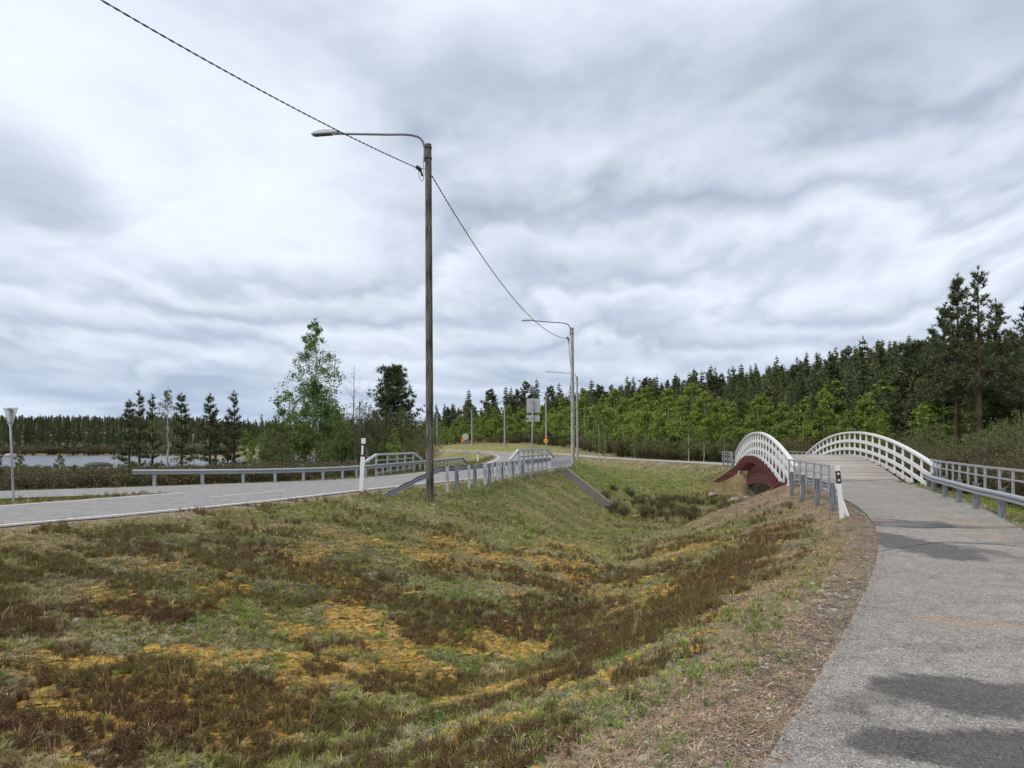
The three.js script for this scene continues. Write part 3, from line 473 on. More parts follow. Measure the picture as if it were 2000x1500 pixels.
{
  const pd = 24.0, mk = (label, px, d, base, r0, r1, mat, arm, dir, full) => hangs.push(lampPost(label, xAt(px, d), d, height(xAt(px, d), d), base, r0, r1, mat, arm, base + 0.58, dir, full).hang);
  mk('tall weathered wooden lamp post standing nearest, beside the ramped guardrail end', 840, pd, yAt(282, pd), 0.13, 0.105, M.pole, 3.45, [-0.985, 0.17], true);
  const d2 = 54.5; mk('second wooden lamp post standing at the end of the road guardrail', 1119, d2, yAt(640, d2), 0.145, 0.115, M.greyPole, 3.2, [-0.99, 0.12], true);
  mk('pale lamp post standing just behind the second wooden post', 1128, 93.4, yAt(735, 93.4), 0.15, 0.11, M.greyPole, 3.5, [-0.99, 0.1]);
  mk('slender grey lamp post carrying the round orange sign', 1067, 126.8, yAt(770, 126.8), 0.17, 0.12, M.greyPole, 3.4, [-0.99, 0.1]);
  mk('slim lamp post on the road bend next after the one with the orange sign', 986, 159, yAt(791, 159), 0.20, 0.15, M.greyPole, 3.2, [-0.99, 0.1]);
  mk('slim lamp post behind the round sign and orange boards', 922, 182, yAt(800, 182), 0.2, 0.15, M.greyPole, 3, [-0.99, 0.1]);
  mk('farthest lamp post just showing right of the nearest wooden pole', 854, 207, yAt(808, 207), 0.22, 0.17, M.greyPole, 3, [-0.99, 0.1]);
}
function cable(label, p, q, sag, r, twist) {
  const n = 60, at = t => p.clone().lerp(q, t).add(new THREE.Vector3(0, -4 * sag * t * (1 - t), 0));
  const G = thing('overhead_cable', label, 'cable', 'overhead cable spans between lamp posts');
  const strand = ph => { const pts = []; const L = p.distanceTo(q), N = twist ? Math.round(L * 14) : n; for (let i = 0; i <= N; i++) { const t = i / N, c = at(t), a = t * L * 15 + ph; if (twist) c.add(new THREE.Vector3(Math.cos(a) * r, Math.sin(a) * r, 0)); pts.push(c); } return new THREE.TubeGeometry(new THREE.CatmullRomCurve3(pts), N * (twist ? 1 : 1), r, twist ? 5 : 4); };
  if (twist) { part('strand', strand(0), M.cable, G); part('strand', strand(Math.PI), M.cable, G); } else part('strand', strand(0), M.cable, G);
}
cable('twisted black cable rising from nearest lamp post to the top left corner', hangs[0], V3(-16, 10.7, -10), 1.36, 0.010, true);
cable('twisted cable hanging between the nearest and the second lamp post', hangs[0].clone().add(new THREE.Vector3(0.25, 0, 0)), hangs[1], 1.35, 0.0115, true);
['cable sagging from second lamp post to the pale post behind', 'cable sagging from the pale post to the post with orange sign', 'cable sagging left of the post with the orange sign', 'cable sagging between the two slim posts at the road bend', 'cable sagging to the farthest lamp post'].forEach((l, i) => cable(l, hangs[i + 1], hangs[i + 2], 1.3, 0.022, false));

// ---------------------------------------------------------------- signs and marker posts
{ // round orange sign fixed to a lamp post
  const d = 126.3, x = xAt(1066, d), y = yAt(861, d), S = thing('round_sign', 'round orange sign fixed to a distant slender lamp post', 'sign');
  const disc = (r, h, m, n, dz) => { const g = new THREE.CylinderGeometry(r, r, h, 24); g.rotateX(Math.PI / 2); g.translate(x, y, -d + dz); part(n, g, m, S); };
  disc(0.44, 0.03, M.orangeDeep, 'border', 0); disc(0.36, 0.03, M.yellow, 'face', 0.012); part('symbol', [bar(V3(x - 0.2, y, d - 0.035), V3(x + 0.2, y, d - 0.035), 0.02, 0.10), bar(V3(x + 0.05, y + 0.12, d - 0.036), V3(x + 0.2, y, d - 0.036), 0.02, 0.07)], M.orangeDeep, S);
}
{ // backs of two square plates on a post
  const d = 36, x = xAt(1037, d), g = gnd(x, d), S = thing('road_sign', 'square sign back above a small plate on a galvanised post', 'sign'), xt = xAt(1041, d);
  part('post', rod(V3(x, g - 0.3, d), V3(xt, yAt(782, d), d), 0.035), M.galv, S);
  part('plate', box(0.67, 0.69, 0.02, xt + 0.02, yAt(792, d), -d - 0.06), M.signBack, S); part('plate', box(0.66, 0.31, 0.02, xt, yAt(817, d), -d - 0.06), M.signBack, S);
  for (const py of [784, 800, 817]) part('clamp', box(0.12, 0.05, 0.10, xt, yAt(py, d), -d - 0.01), M.galvDark, S);
  part('sticker', box(0.11, 0.06, 0.006, xt - 0.26, yAt(818, d), -d - 0.045), M.blackPlastic, S);
}
{ // triangular give way sign seen from behind
  const d = 20, x = xAt(28, d), g = gnd(x, d), S = thing('give_way_sign', 'back of a triangular sign on a thin post at the side road', 'sign'), xt = xAt(19, d), yt = yAt(796, d);
  part('post', rod(V3(x, g - 0.3, d), V3(xt, yt - 0.02, d), 0.03), M.galv, S);
  const s = new THREE.Shape(); s.moveTo(-0.33, 0); s.lineTo(0.33, 0); s.lineTo(0.012, -0.60); s.lineTo(-0.012, -0.60); const e = new THREE.ExtrudeGeometry(s, { depth: 0.015, bevelEnabled: false });
  const m = part('plate', e, M.signPale, S); m.position.copy(V3(xt - 0.03, yt, d + 0.09)); m.rotation.y = -0.45;
  for (const y of [-0.06, -0.42]) part('clamp', box(0.1, 0.04, 0.14, xt, yt + y, -d - 0.03), M.galvDark, S);
}
{ // round sign with orange boards on three posts
  const d = 85, S = thing('road_sign', 'round pale sign with orange boards on three thin posts', 'sign'), y = yAt(853, d), g = gnd(xAt(908, d), d);
  for (const [px, top] of [[903, 858], [908.5, 848], [913, 858]]) part('post', rod(V3(xAt(px, d), g - 0.3, d), V3(xAt(px, d), yAt(top, d), d), 0.035, 0.035, 6), M.galv, S);
  const c = new THREE.CylinderGeometry(0.38, 0.38, 0.02, 24); c.rotateX(Math.PI / 2); c.translate(xAt(909, d), y, -d + 0.08); part('disc', c, M.signPale, S);
  part('board', box(0.36, 0.4, 0.02, xAt(904, d), yAt(860, d), -d + 0.02), M.orange, S); part('board', box(0.3, 0.4, 0.02, xAt(913.5, d), yAt(860, d), -d + 0.02), M.orangeDeep, S);
}
function marker(label, x, d, h, lean, w, dots, turn) {
  const S = thing('marker_post', label, 'marker post', 'white roadside marker posts'); S.position.copy(V3(x, gnd(x, d), d)); S.rotation.set(0, turn || 0, lean);
  part('post', [box(w, h * 0.66 + 0.3, w * 0.45, 0, (h * 0.66 - 0.3) / 2, 0), box(w * 0.98, h * 0.1, w * 0.45, 0, h * 0.95, 0)], M.white, S);
  part('black_band', box(w, h * 0.24 - 0.002, w * 0.46, 0, h * 0.78, 0), M.blackPlastic, S);
  if (dots) for (const y of [0.725, 0.845]) { const c = new THREE.CylinderGeometry(w * 0.3, w * 0.3, 0.01, 14); c.rotateX(Math.PI / 2); c.translate(0, h * y, w * 0.235); part('reflector', c, M.reflector, S); } else part('reflector', box(w * 0.5, h * 0.17, 0.01, -w * 0.12, h * 0.78, w * 0.235), M.white, S);
  return S;
}
marker('white marker post with black band at the near edge of the road', -4.78, 23.2, 1.72, -0.045, 0.13, false);
marker('white marker post with two reflectors leaning at the path guardrail end', 7.62, 16.9, 1.22, 0.085, 0.10, true, -0.2);
marker('tiny distant marker post on the grass left of the road', xAt(933, 62), 62, 1.1, 0, 0.15, false);
single('white_board', bar(V3(7.9, -0.14, 17.15), V3(7.72, 0.72, 17.45), 0.10, 0.035, new THREE.Vector3(1, 0, 0)), M.white, 'plain white board leaning behind the marker post with two reflectors', 'board');
single('short_post', box(0.1, 0.9, 0.06, 10.15, 0.2, -25.6), M.white, 'short plain white post between path guardrail and bridge railing', 'post');

// ---------------------------------------------------------------- trees
class Tris {
  constructor() { this.p = []; this.n = []; this.c = []; }
  tri(a, b, c, col) {
    const ux = b[0] - a[0], uy = b[1] - a[1], uz = b[2] - a[2], vx = c[0] - a[0], vy = c[1] - a[1], vz = c[2] - a[2];
    let nx = uy * vz - uz * vy, ny = uz * vx - ux * vz, nz = ux * vy - uy * vx; const l = Math.hypot(nx, ny, nz) || 1; nx /= l; ny /= l; nz /= l;
    this.p.push(...a, ...b, ...c); for (let i = 0; i < 3; i++) { this.n.push(nx, ny, nz); this.c.push(...col); }
  }
  limb(a, b, r0, r1, col, k = 4) {
    const t = [b[0] - a[0], b[1] - a[1], b[2] - a[2]], l = Math.hypot(...t) || 1, T = t.map(q => q / l), X = Math.abs(T[1]) > 0.9 ? [1, 0, 0] : [0, 1, 0];
    let s = [T[1] * X[2] - T[2] * X[1], T[2] * X[0] - T[0] * X[2], T[0] * X[1] - T[1] * X[0]]; const sl = Math.hypot(...s); s = s.map(q => q / sl);
    const u = [T[1] * s[2] - T[2] * s[1], T[2] * s[0] - T[0] * s[2], T[0] * s[1] - T[1] * s[0]];
    const ring = (c, r) => Array.from({ length: k }, (_, i) => { const w = i / k * 6.2832, cs = Math.cos(w) * r, sn = Math.sin(w) * r; return [c[0] + s[0] * cs + u[0] * sn, c[1] + s[1] * cs + u[1] * sn, c[2] + s[2] * cs + u[2] * sn]; });
    const A = ring(a, r0), B = ring(b, r1); for (let i = 0; i < k; i++) { const j = (i + 1) % k; this.tri(A[i], A[j], B[i], col); this.tri(A[j], B[j], B[i], col); }
  }
  geo() { const g = new THREE.BufferGeometry(), n = this.p.length / 3; g.setAttribute('position', new THREE.Float32BufferAttribute(this.p, 3)); g.setAttribute('normal', new THREE.Float32BufferAttribute(this.n, 3)); g.setAttribute('color', new THREE.Float32BufferAttribute(this.c, 3)); const uv = new Float32Array(n * 2); for (let i = 0; i < n; i++) { uv[i * 2] = Math.atan2(this.p[i * 3], this.p[i * 3 + 2]) * 0.3; uv[i * 2 + 1] = this.p[i * 3 + 1] * 0.5; } g.setAttribute('uv', new THREE.Float32BufferAttribute(uv, 2)); return g; }
}
const jit = (c, r, k) => { const q = 1 + (r() - 0.5) * k; return [c[0] * q * (1 + (r() - 0.5) * 0.12), c[1] * q, c[2] * q]; };
const sph = r => { const z = r() * 2 - 1, a = r() * 6.2832, q = Math.sqrt(1 - z * z); return [q * Math.cos(a), z, q * Math.sin(a)]; };
function tuft(T, c, dir, size, nb, wd, col, r, spread) { // spray of needles
  for (let i = 0; i < nb; i++) { const s = sph(r), v = [dir[0] + s[0] * spread, dir[1] + s[1] * spread, dir[2] + s[2] * spread], l = Math.hypot(...v) || 1, L = size * (0.6 + 0.5 * r()); const e = [c[0] + v[0] / l * L, c[1] + v[1] / l * L, c[2] + v[2] / l * L], w = sph(r), q = wd * (0.7 + 0.6 * r()); T.tri([c[0] + w[0] * q, c[1] + w[1] * q, c[2] + w[2] * q], [c[0] - w[0] * q, c[1] - w[1] * q, c[2] - w[2] * q], e, jit(col, r, 0.55)); }
}
function trunkOf(T, h, r0, lean, r, col0, col1, k = 8) { const n = 7, pts = []; let x = 0, z = 0; for (let i = 0; i <= n; i++) { pts.push([x, h * i / n - (i ? 0 : 0.4), z]); x += lean * h / n * (r() - 0.5); z += lean * h / n * (r() - 0.5); } for (let i = 0; i < n; i++) T.limb(pts[i], pts[i + 1], r0 * Math.pow(1 - i / n, 0.85) + 0.012, r0 * Math.pow(1 - (i + 1) / n, 0.85) + 0.012, [0, 1, 2].map(q => lerp(col0[q], col1[q], sstep(0.25, 0.6, i / n))), k); return y => { const t = clamp(y / h) * n, i = Math.min(n - 1, Math.floor(t)), f = t - i; return [lerp(pts[i][0], pts[i + 1][0], f), y, lerp(pts[i][2], pts[i + 1][2], f)]; }; }
function pine(seed, h, o = {}) {
  const { bare = 0.4, width = 0.2, dens = 1, blade = 0.40, wd = 0.045, col = [0.092, 0.116, 0.047], round = 0.6, tufts = 7, open = 0.3 } = o, r = rnd(seed), K = new Tris(), T = new Tris();
  const at = trunkOf(K, h, h * 0.0125 + 0.02, 0.05, r, [0.42, 0.36, 0.32], [0.66, 0.42, 0.29], 9);
  const levels = Math.round(h * (1 - bare) * 2.7 * dens);
  for (let i = 0; i < levels; i++) {
    const t = (i + r() * 0.7) / levels, y = h * lerp(bare, 0.985, t), reach = h * width * (Math.pow(1 - t, round) * (0.55 + 0.45 * sstep(0, 0.2, t))) * (0.65 + 0.6 * r()) + 0.22, nb = 4 + Math.floor(r() * 3);
    for (let b = 0; b < nb; b++) {
      if (r() < open * 0.35) continue;
      const a = r() * 6.2832, up = lerp(0.05, 0.85, t) + (r() - 0.5) * 0.3, L = reach * (0.6 + 0.55 * r()), s = at(y), m = [s[0] + Math.cos(a) * L * 0.55, y + L * up * 0.35, s[2] + Math.sin(a) * L * 0.55], e = [s[0] + Math.cos(a) * L, y + L * up * 0.8 + 0.1 * L, s[2] + Math.sin(a) * L];
      K.limb(s, m, 0.012 + L * 0.012, 0.012 + L * 0.006, [0.5, 0.36, 0.28], 3); K.limb(m, e, 0.010 + L * 0.006, 0.007, [0.5, 0.36, 0.28], 3);
      const nt = Math.max(3, Math.round(tufts * L / (h * width) + 2));
      for (let k = 0; k < nt; k++) {
        const f = lerp(0.22, 1.02, Math.pow((k + r()) / nt, 0.8)), p = f < 0.55 ? [0, 1, 2].map(q => lerp(s[q], m[q], f / 0.55)) : [0, 1, 2].map(q => lerp(m[q], e[q], (f - 0.55) / 0.45)), sp = L * 0.26 * f; p[0] += (r() - 0.5) * sp * 1.7; p[1] += (r() - 0.35) * sp; p[2] += (r() - 0.5) * sp * 1.7;
        tuft(T, p, [Math.cos(a) * 0.5, 0.75, Math.sin(a) * 0.5], blade * (0.75 + 0.5 * r()), 13, wd, jit(col, r, 0.35), r, 0.95);
      }
    }
  }
  tuft(T, at(h), [0, 1, 0], blade * 1.3, 14, wd, col, r, 0.5);
  if (bare > 0.25) for (let k = 0; k < h * 0.8; k++) { const y = h * lerp(0.12, bare, r()), a = r() * 6.28, L = 0.4 + r() * 1.1, s = at(y); K.limb(s, [s[0] + Math.cos(a) * L, y - 0.1 * L, s[2] + Math.sin(a) * L], 0.014, 0.005, [0.4, 0.34, 0.3], 3); }
  return { trunk: K.geo(), crown: T.geo(), bark: M.pineBark, leaf: M.needles };
}
function spruce(seed, h, o = {}) { // narrow conifer for the slopes
  const { width = 0.13, blade = 0.5, wd = 0.09, col = [0.122, 0.150, 0.060], lv = 2.0 } = o, r = rnd(seed), K = new Tris(), T = new Tris(), at = trunkOf(K, h, h * 0.011 + 0.02, 0.03, r, [0.35, 0.3, 0.27], [0.35, 0.3, 0.26], 5), levels = Math.round(h * lv);
  for (let i = 0; i < levels; i++) {
    const t = (i + r() * 0.6) / levels, y = h * lerp(0.10, 0.97, t), reach = h * width * Math.pow(1 - t, 0.75) * (0.7 + 0.5 * r()) + 0.18, nb = 4 + Math.floor(r() * 3);
    for (let b = 0; b < nb; b++) { const a = r() * 6.2832, L = reach * (0.55 + 0.6 * r()), s = at(y), nt = 2 + Math.round(L * 1.6); for (let k = 0; k < nt; k++) { const f = (k + 0.4 + 0.6 * r()) / nt; tuft(T, [s[0] + Math.cos(a) * L * f, y - L * f * (0.22 - 0.45 * t) + (r() - 0.5) * 0.15, s[2] + Math.sin(a) * L * f], [Math.cos(a) * 0.7, 0.35, Math.sin(a) * 0.7], blade * (0.7 + 0.5 * r()), 5, wd, jit(col, r, 0.4), r, 0.8); } }
  }
  tuft(T, at(h * 0.985), [0, 1, 0], blade, 7, wd * 0.7, col, r, 0.35);
  return { trunk: K.geo(), crown: T.geo(), bark: M.pineBark, leaf: M.needles };
}
function broad(seed, h, o = {}) { // birch and other leafy trees
  const { bare = 0.2, width = 0.2, leaves = 5000, leaf = 0.11, col = [0.12, 0.19, 0.035], stems = 1, white = true, droop = 0.35, nb = 26, peak = 0.35, barkCol = [1, 1, 1], thick = 1 } = o, r = rnd(seed), K = new Tris(), T = new Tris(), tips = [];
  for (let st = 0; st < stems; st++) {
    const hh = h * (st ? 0.6 + 0.35 * r() : 1), ox = st ? (r() - 0.5) * h * 0.05 * stems : 0, oz = st ? (r() - 0.5) * h * 0.05 * stems : 0, lean = st ? 0.35 * (r() - 0.5) : 0.03 * (r() - 0.5), la = r() * 6.28, rr = (h * 0.0095 + 0.014) * thick, n = 8, pts = [];
    for (let i = 0; i <= n; i++) { const y = hh * i / n; pts.push([ox + Math.cos(la) * lean * y + (r() - 0.5) * 0.02 * h, i ? y : -0.4, oz + Math.sin(la) * lean * y + (r() - 0.5) * 0.02 * h]); }
    for (let i = 0; i < n; i++) K.limb(pts[i], pts[i + 1], rr * (1 - i / n) + 0.008 * thick, rr * (1 - (i + 1) / n) + 0.008 * thick, barkCol, 6);
    const at = y => { const t = clamp(y / hh) * n, i = Math.min(n - 1, Math.floor(t)), f = t - i; return [0, 1, 2].map(q => lerp(pts[i][q], pts[i + 1][q], f)); }, cnt = Math.round(nb / Math.sqrt(stems));
    for (let b = 0; b < cnt; b++) {
      const t = Math.pow((b + r()) / cnt, 0.85), y = hh * lerp(bare, 0.97, t), prof = t < peak ? lerp(0.6, 1, t / peak) : Math.pow(1 - (t - peak) / (1 - peak), 0.75), L = h * width * prof * (0.65 + 0.6 * r()) + 0.15, a = r() * 6.2832, s = at(y), up = 0.75 + 0.5 * r();
      let prev = s; const seg = 4, br = [];
      for (let k = 1; k <= seg; k++) { const f = k / seg, p = [s[0] + Math.cos(a) * L * f + (r() - 0.5) * 0.1 * L, s[1] + L * (up * f - droop * 1.5 * f * f * f), s[2] + Math.sin(a) * L * f + (r() - 0.5) * 0.1 * L]; K.limb(prev, p, thick * (0.006 + 0.008 * L) * (1.1 - f), thick * (0.006 + 0.008 * L) * (1.1 - f) * 0.7, barkCol.map(q => q * 0.4), 3); prev = p; br.push(p); }
      for (let k = 0; k < 3 + L * 3; k++) { const p = br[Math.min(3, 1 + Math.floor(r() * 3))], q = [p[0] + (r() - 0.5) * L * 0.65, p[1] + (r() - 0.45) * L * 0.5, p[2] + (r() - 0.5) * L * 0.65]; K.limb(p, q, 0.006 * thick, 0.003 * thick, barkCol.map(v => v * 0.35), 3); tips.push([p, q, L]); }
    }
    tips.push([at(hh * 0.9), at(hh), 0.5], [at(hh * 0.95), at(hh), 0.4]);
  }
  for (let i = 0; i < leaves; i++) {
    const [p, q, L] = tips[Math.floor(r() * tips.length)], f = 0.2 + 0.9 * r(), sp = 0.10 + L * 0.13, c = [0, 1, 2].map(k => lerp(p[k], q[k], f) + (r() + r() - 1) * sp); c[1] -= r() * r() * droop * 0.6;
    const s = leaf * (0.6 + 0.8 * r()), u = sph(r), v = sph(r), cc = jit(col, r, 0.5);
    T.tri([c[0] - u[0] * s * 0.5, c[1] - u[1] * s * 0.5, c[2] - u[2] * s * 0.5], [c[0] + u[0] * s * 0.5, c[1] + u[1] * s * 0.5, c[2] + u[2] * s * 0.5], [c[0] + v[0] * s, c[1] + v[1] * s, c[2] + v[2] * s], cc);
  }
  return { trunk: K.geo(), crown: leaves ? T.geo() : null, bark: white ? M.birchBark2 : M.twigBark, leaf: M.leaves };
}
M.birchBark2 = std({ map: birchBark, vertexColors: true }); M.twigBark = std({ color: RGB(0.20, 0.15, 0.115), vertexColors: true });
function plant(def, name, label, category, group, x, d, s = 1, turn = 0, dy = 0) {
  const o = thing(name, label, category, group); part('trunk', def.trunk, def.bark, o); if (def.crown) part('crown', def.crown, def.leaf, o);
  o.position.copy(V3(x, height(x, d) + dy, d)); o.rotation.y = turn; o.scale.setScalar(s); return o;
}
const pineDefs = [pine(1, 13.5, { bare: 0.36, width: 0.165, dens: 1.3, tufts: 12, round: 1.0, blade: 0.34, wd: 0.038 }), pine(2, 14, { bare: 0.42, width: 0.20, open: 0.8, tufts: 9, col: [0.088, 0.114, 0.048], round: 0.85, blade: 0.34, wd: 0.038 }), pine(3, 9, { bare: 0.04, width: 0.25, dens: 1.9, tufts: 14, round: 0.5, open: 0.1 }), pine(4, 8, { bare: 0.12, width: 0.145, blade: 0.34, tufts: 6, col: [0.10, 0.125, 0.050], open: 0.9, round: 0.85, wd: 0.034, blade: 0.32 }), pine(5, 8, { bare: 0.05, width: 0.13, tufts: 6, col: [0.096, 0.122, 0.048], open: 0.6, round: 0.9, wd: 0.034, blade: 0.32 })];
const birchDefs = [broad(11, 12.5, { leaves: 15000, leaf: 0.13, width: 0.17, nb: 80, bare: 0.2, stems: 2, peak: 0.25, col: [0.15, 0.235, 0.05], droop: 0.5 }), broad(12, 8, { leaves: 6400, leaf: 0.16, width: 0.20, nb: 46, bare: 0.05, peak: 0.2, col: [0.235, 0.33, 0.065], barkCol: [0.6, 0.58, 0.55] }), broad(13, 8.5, { leaves: 6400, leaf: 0.16, width: 0.17, nb: 46, bare: 0.06, peak: 0.2, col: [0.26, 0.36, 0.072], barkCol: [0.6, 0.58, 0.55] }), broad(14, 7.5, { leaves: 5600, leaf: 0.15, width: 0.18, nb: 40, bare: 0.10, peak: 0.2, col: [0.27, 0.35, 0.06], barkCol: [0.65, 0.63, 0.6] }), broad(15, 7, { leaves: 3200, leaf: 0.13, width: 0.15, nb: 30, bare: 0.2, col: [0.20, 0.24, 0.07] })];
const bushDefs = [broad(21, 4.5, { leaves: 5200, leaf: 0.11, width: 0.30, nb: 34, bare: 0.03, stems: 4, white: false, col: [0.135, 0.205, 0.04], droop: 0.2 }), broad(22, 3.2, { leaves: 2600, leaf: 0.062, width: 0.30, nb: 44, bare: 0.05, stems: 6, white: false, col: [0.175, 0.215, 0.06], droop: 0.1 }), broad(23, 2.4, { leaves: 1300, leaf: 0.052, width: 0.34, nb: 46, bare: 0.05, stems: 7, white: false, col: [0.17, 0.20, 0.06], droop: 0.1 })];
const bareDef = broad(31, 9.5, { leaves: 120, leaf: 0.06, width: 0.2, nb: 34, bare: 0.3, stems: 2, white: false, col: [0.16, 0.14, 0.06], droop: 0.05 });
const sparseDef = broad(32, 8, { leaves: 2600, leaf: 0.10, width: 0.17, nb: 46, bare: 0.15, peak: 0.3, stems: 1, col: [0.17, 0.20, 0.07] });
console.log('tree kinds');
const put = (def, H0, name, label, cat, group, px, topPy, d, turn) => { const x = xAt(px, d), g = height(x, d), s = (yAt(topPy, d) - g) / H0; return plant(def, name, label, cat, group, x, d, s, turn); };

// left, between the road and the lake
put(birchDefs[0], 12.5, 'birch_tree', 'tallest airy green birch across the road, left of the near lamp post', 'tree', null, 617, 622, 54, 0.4);
put(pineDefs[2], 9, 'pine_tree', 'dense dark pine just left of the near lamp post', 'tree', null, 770, 718, 66, 1.1);
put(bareDef, 9.5, 'bare_tree', 'almost leafless thin tree between the tall birch and dark pine', 'tree', null, 690, 712, 55, 0.2);
put(sparseDef, 8, 'birch_tree', 'pale sparse birch rising among the pines by the lake', 'tree', null, 328, 757, 58, 0.9);
[[272, 767, 59, 3, 'ragged pine at the left end of the far guardrail'], [252, 785, 63, 4, 'small dark pine leaning out at the left edge of the lakeside pines'], [298, 774, 61, 3, 'pine just left of the pale sparse birch'], [355, 772, 60, 4, 'pointed slim pine just right of the pale sparse birch'], [410, 774, 57, 4, 'narrow pine standing alone left of two slim lakeside pines'], [422, 800, 61, 3, 'short dark pine crowded behind the narrow lakeside pine'], [457, 768, 58, 3, 'open-topped slim pine, rightmost of the lakeside pines'], [445, 812, 62, 4, 'short pine tucked beside the rightmost lakeside pine']].forEach(([px, py, d, k, l], i) => put(pineDefs[k], 8, 'pine_tree', l, 'tree', 'pines by the lake', px, py, d, i * 1.7));
[[566, 765, 58, 0, 'rounded green leafy tree at the lower left of the tall birch'], [598, 800, 51, 0, 'leafy green bush in front of the tall birch trunk'], [548, 830, 50, 1, 'low yellow green bush left of the tall birch'], [645, 790, 57, 1, 'dark leafy tree right below the tall birch'], [640, 860, 48, 0, 'low green bush behind the far guardrail under the birch'], [700, 785, 58, 2, 'brownish twiggy tree under the leafless tree'], [735, 800, 60, 1, 'brownish leafy tree left below the dark pine'], [770, 835, 52, 3, 'pale green young birch in front of the dark pine'], [812, 850, 55, 1, 'light green bush at the foot of the near lamp post'], [826, 820, 72, 1, 'olive leafy tree just left of the near lamp pole'], [575, 880, 46, 1, 'lowest green shrub beside the guardrail left of the birch'], [690, 850, 50, 2, 'twiggy shrub behind the guardrail parapet'], [528, 850, 54, 0, 'green bush at the left end of the leafy growth'], [668, 820, 50, 0, 'green bush below the leafless tree'], [745, 850, 54, 0, 'dense green bush before the dark pine'], [790, 800, 63, 1, 'olive bush between dark pine and lamp post']].forEach(([px, py, d, k, l], i) => put(k === 3 ? birchDefs[2] : bushDefs[k], k === 3 ? 8.5 : [4.5, 3.2, 2.4][k], k === 3 ? 'birch_tree' : 'leafy_shrub', l, k === 3 ? 'tree' : 'shrub', 'leafy growth behind the far guardrail', px, py, d, i * 2.1));
put(pineDefs[4], 8, 'pine_sapling', 'small dark pine sapling cut by the left picture edge', 'sapling', null, -4, 872, 34, 0.3);
[[36, 880, 44, 'thin light green birch sapling beside the triangular sign'], [116, 884, 50, 'thin light green birch sapling standing before the lake'], [145, 908, 44, 'tiny spruce-like sapling in the lakeside scrub'], [232, 905, 62, 'thin leafless looking sapling left of the far guardrail'], [490, 860, 70, 'yellow green birch sapling right of the lakeside pines']].forEach(([px, py, d, l], i) => i === 2 ? put(pineDefs[4], 8, 'pine_sapling', l, 'sapling', null, px, py, d, 1) : put(i === 4 ? birchDefs[3] : birchDefs[4], i === 4 ? 7.5 : 7, 'birch_sapling', l, 'sapling', null, px, py, d, i));
{ // trees on the island and along the far bank of the lake
  const r = rnd(404); let n = 0;
  for (let px = -30; px < 285; px += 8.5) { const d = 226 + r() * 46, x = xAt(px + r() * 6, d); if (lakeMask(x, d) > -1.5) continue; plant([pineDefs[3], pineDefs[0], pineDefs[1], pineDefs[4]][n % 4], 'pine_tree', 'dark pine among the trees on the lake island', 'tree', 'pines on the lake island', x, d, (n % 4 === 1 || n % 4 === 2 ? 0.75 : 1.25) * (0.72 + 0.42 * r()), r() * 6); n++; }
  plant(pineDefs[1], 'pine_tree', 'round-topped pine standing out above the other island trees', 'tree', null, xAt(118, 240), 240, 0.92, 2);
}
// right, beside the path
put(pineDefs[0], 13.5, 'pine_tree', 'dark dense pine with reddish bare trunk behind the right railing', 'tree', null, 1868, 541, 50, 0.6);
put(pineDefs[1], 14, 'pine_tree', 'tallest open pine on the right with ragged crown', 'tree', null, 1914, 526, 47, 2.2);
put(pineDefs[1], 14, 'pine_tree', 'tall pine cut off by the right picture edge', 'tree', null, 2000, 596, 46, 4.0);
put(pineDefs[0], 13.5, 'pine_tree', 'shorter dark pine left of the reddish pine trunk', 'tree', null, 1822, 640, 57, 3.1);
put(pineDefs[2], 9, 'pine_tree', 'bushy dark pine behind the right arched railing', 'tree', null, 1790, 672, 66, 0.2);
put(pineDefs[0], 13.5, 'pine_tree', 'dark pine filling the gap between the two tall pines', 'tree', null, 1893, 640, 62, 5.0);
put(pineDefs[2], 9, 'pine_tree', 'spreading pine standing low behind the tallest open pine', 'tree', null, 1955, 690, 55, 5.0);
put(pineDefs[0], 13.5, 'pine_tree', 'dark pine leaning against the reddish trunked pine on its left', 'tree', null, 1846, 600, 53, 4.4);
put(pineDefs[0], 13.5, 'pine_tree', 'dense pine right behind the tallest open pine', 'tree', null, 1945, 590, 52, 1.9);
put(pineDefs[0], 13.5, 'pine_tree', 'dark pine between the tallest pine and the right picture edge', 'tree', null, 1976, 645, 50, 3.3);
put(pineDefs[2], 9, 'pine_tree', 'low dark pine filling the gap under the tall pines', 'tree', null, 1885, 720, 58, 3.6);
put(pineDefs[4], 8, 'pine_tree', 'small pointed pine on the skyline left of the tall pines', 'tree', null, 1768, 676, 78, 2.0);
[[1745, 845, 46, 1], [1790, 838, 44, 1], [1838, 845, 41, 1], [1880, 850, 38, 2], [1915, 840, 39, 1], [1955, 825, 40, 1], [1990, 800, 37, 1], [1975, 830, 31, 2], [1925, 850, 31, 2], [1880, 868, 32, 2], [1845, 870, 34, 2], [1800, 868, 39, 2], [2030, 830, 29, 1], [1705, 858, 54, 1], [1760, 870, 52, 2], [2010, 860, 27, 2], [1860, 850, 46, 1], [1940, 830, 46, 1], [1812, 815, 52, 1]].forEach(([px, py, d, k], i) => put(bushDefs[k], [4.5, 3.2, 2.4][k], 'leafy_shrub', 'twiggy olive shrub in the thicket beside the right guardrail', 'shrub', 'shrubs of the thicket right of the path', px, py, d, i * 1.3));
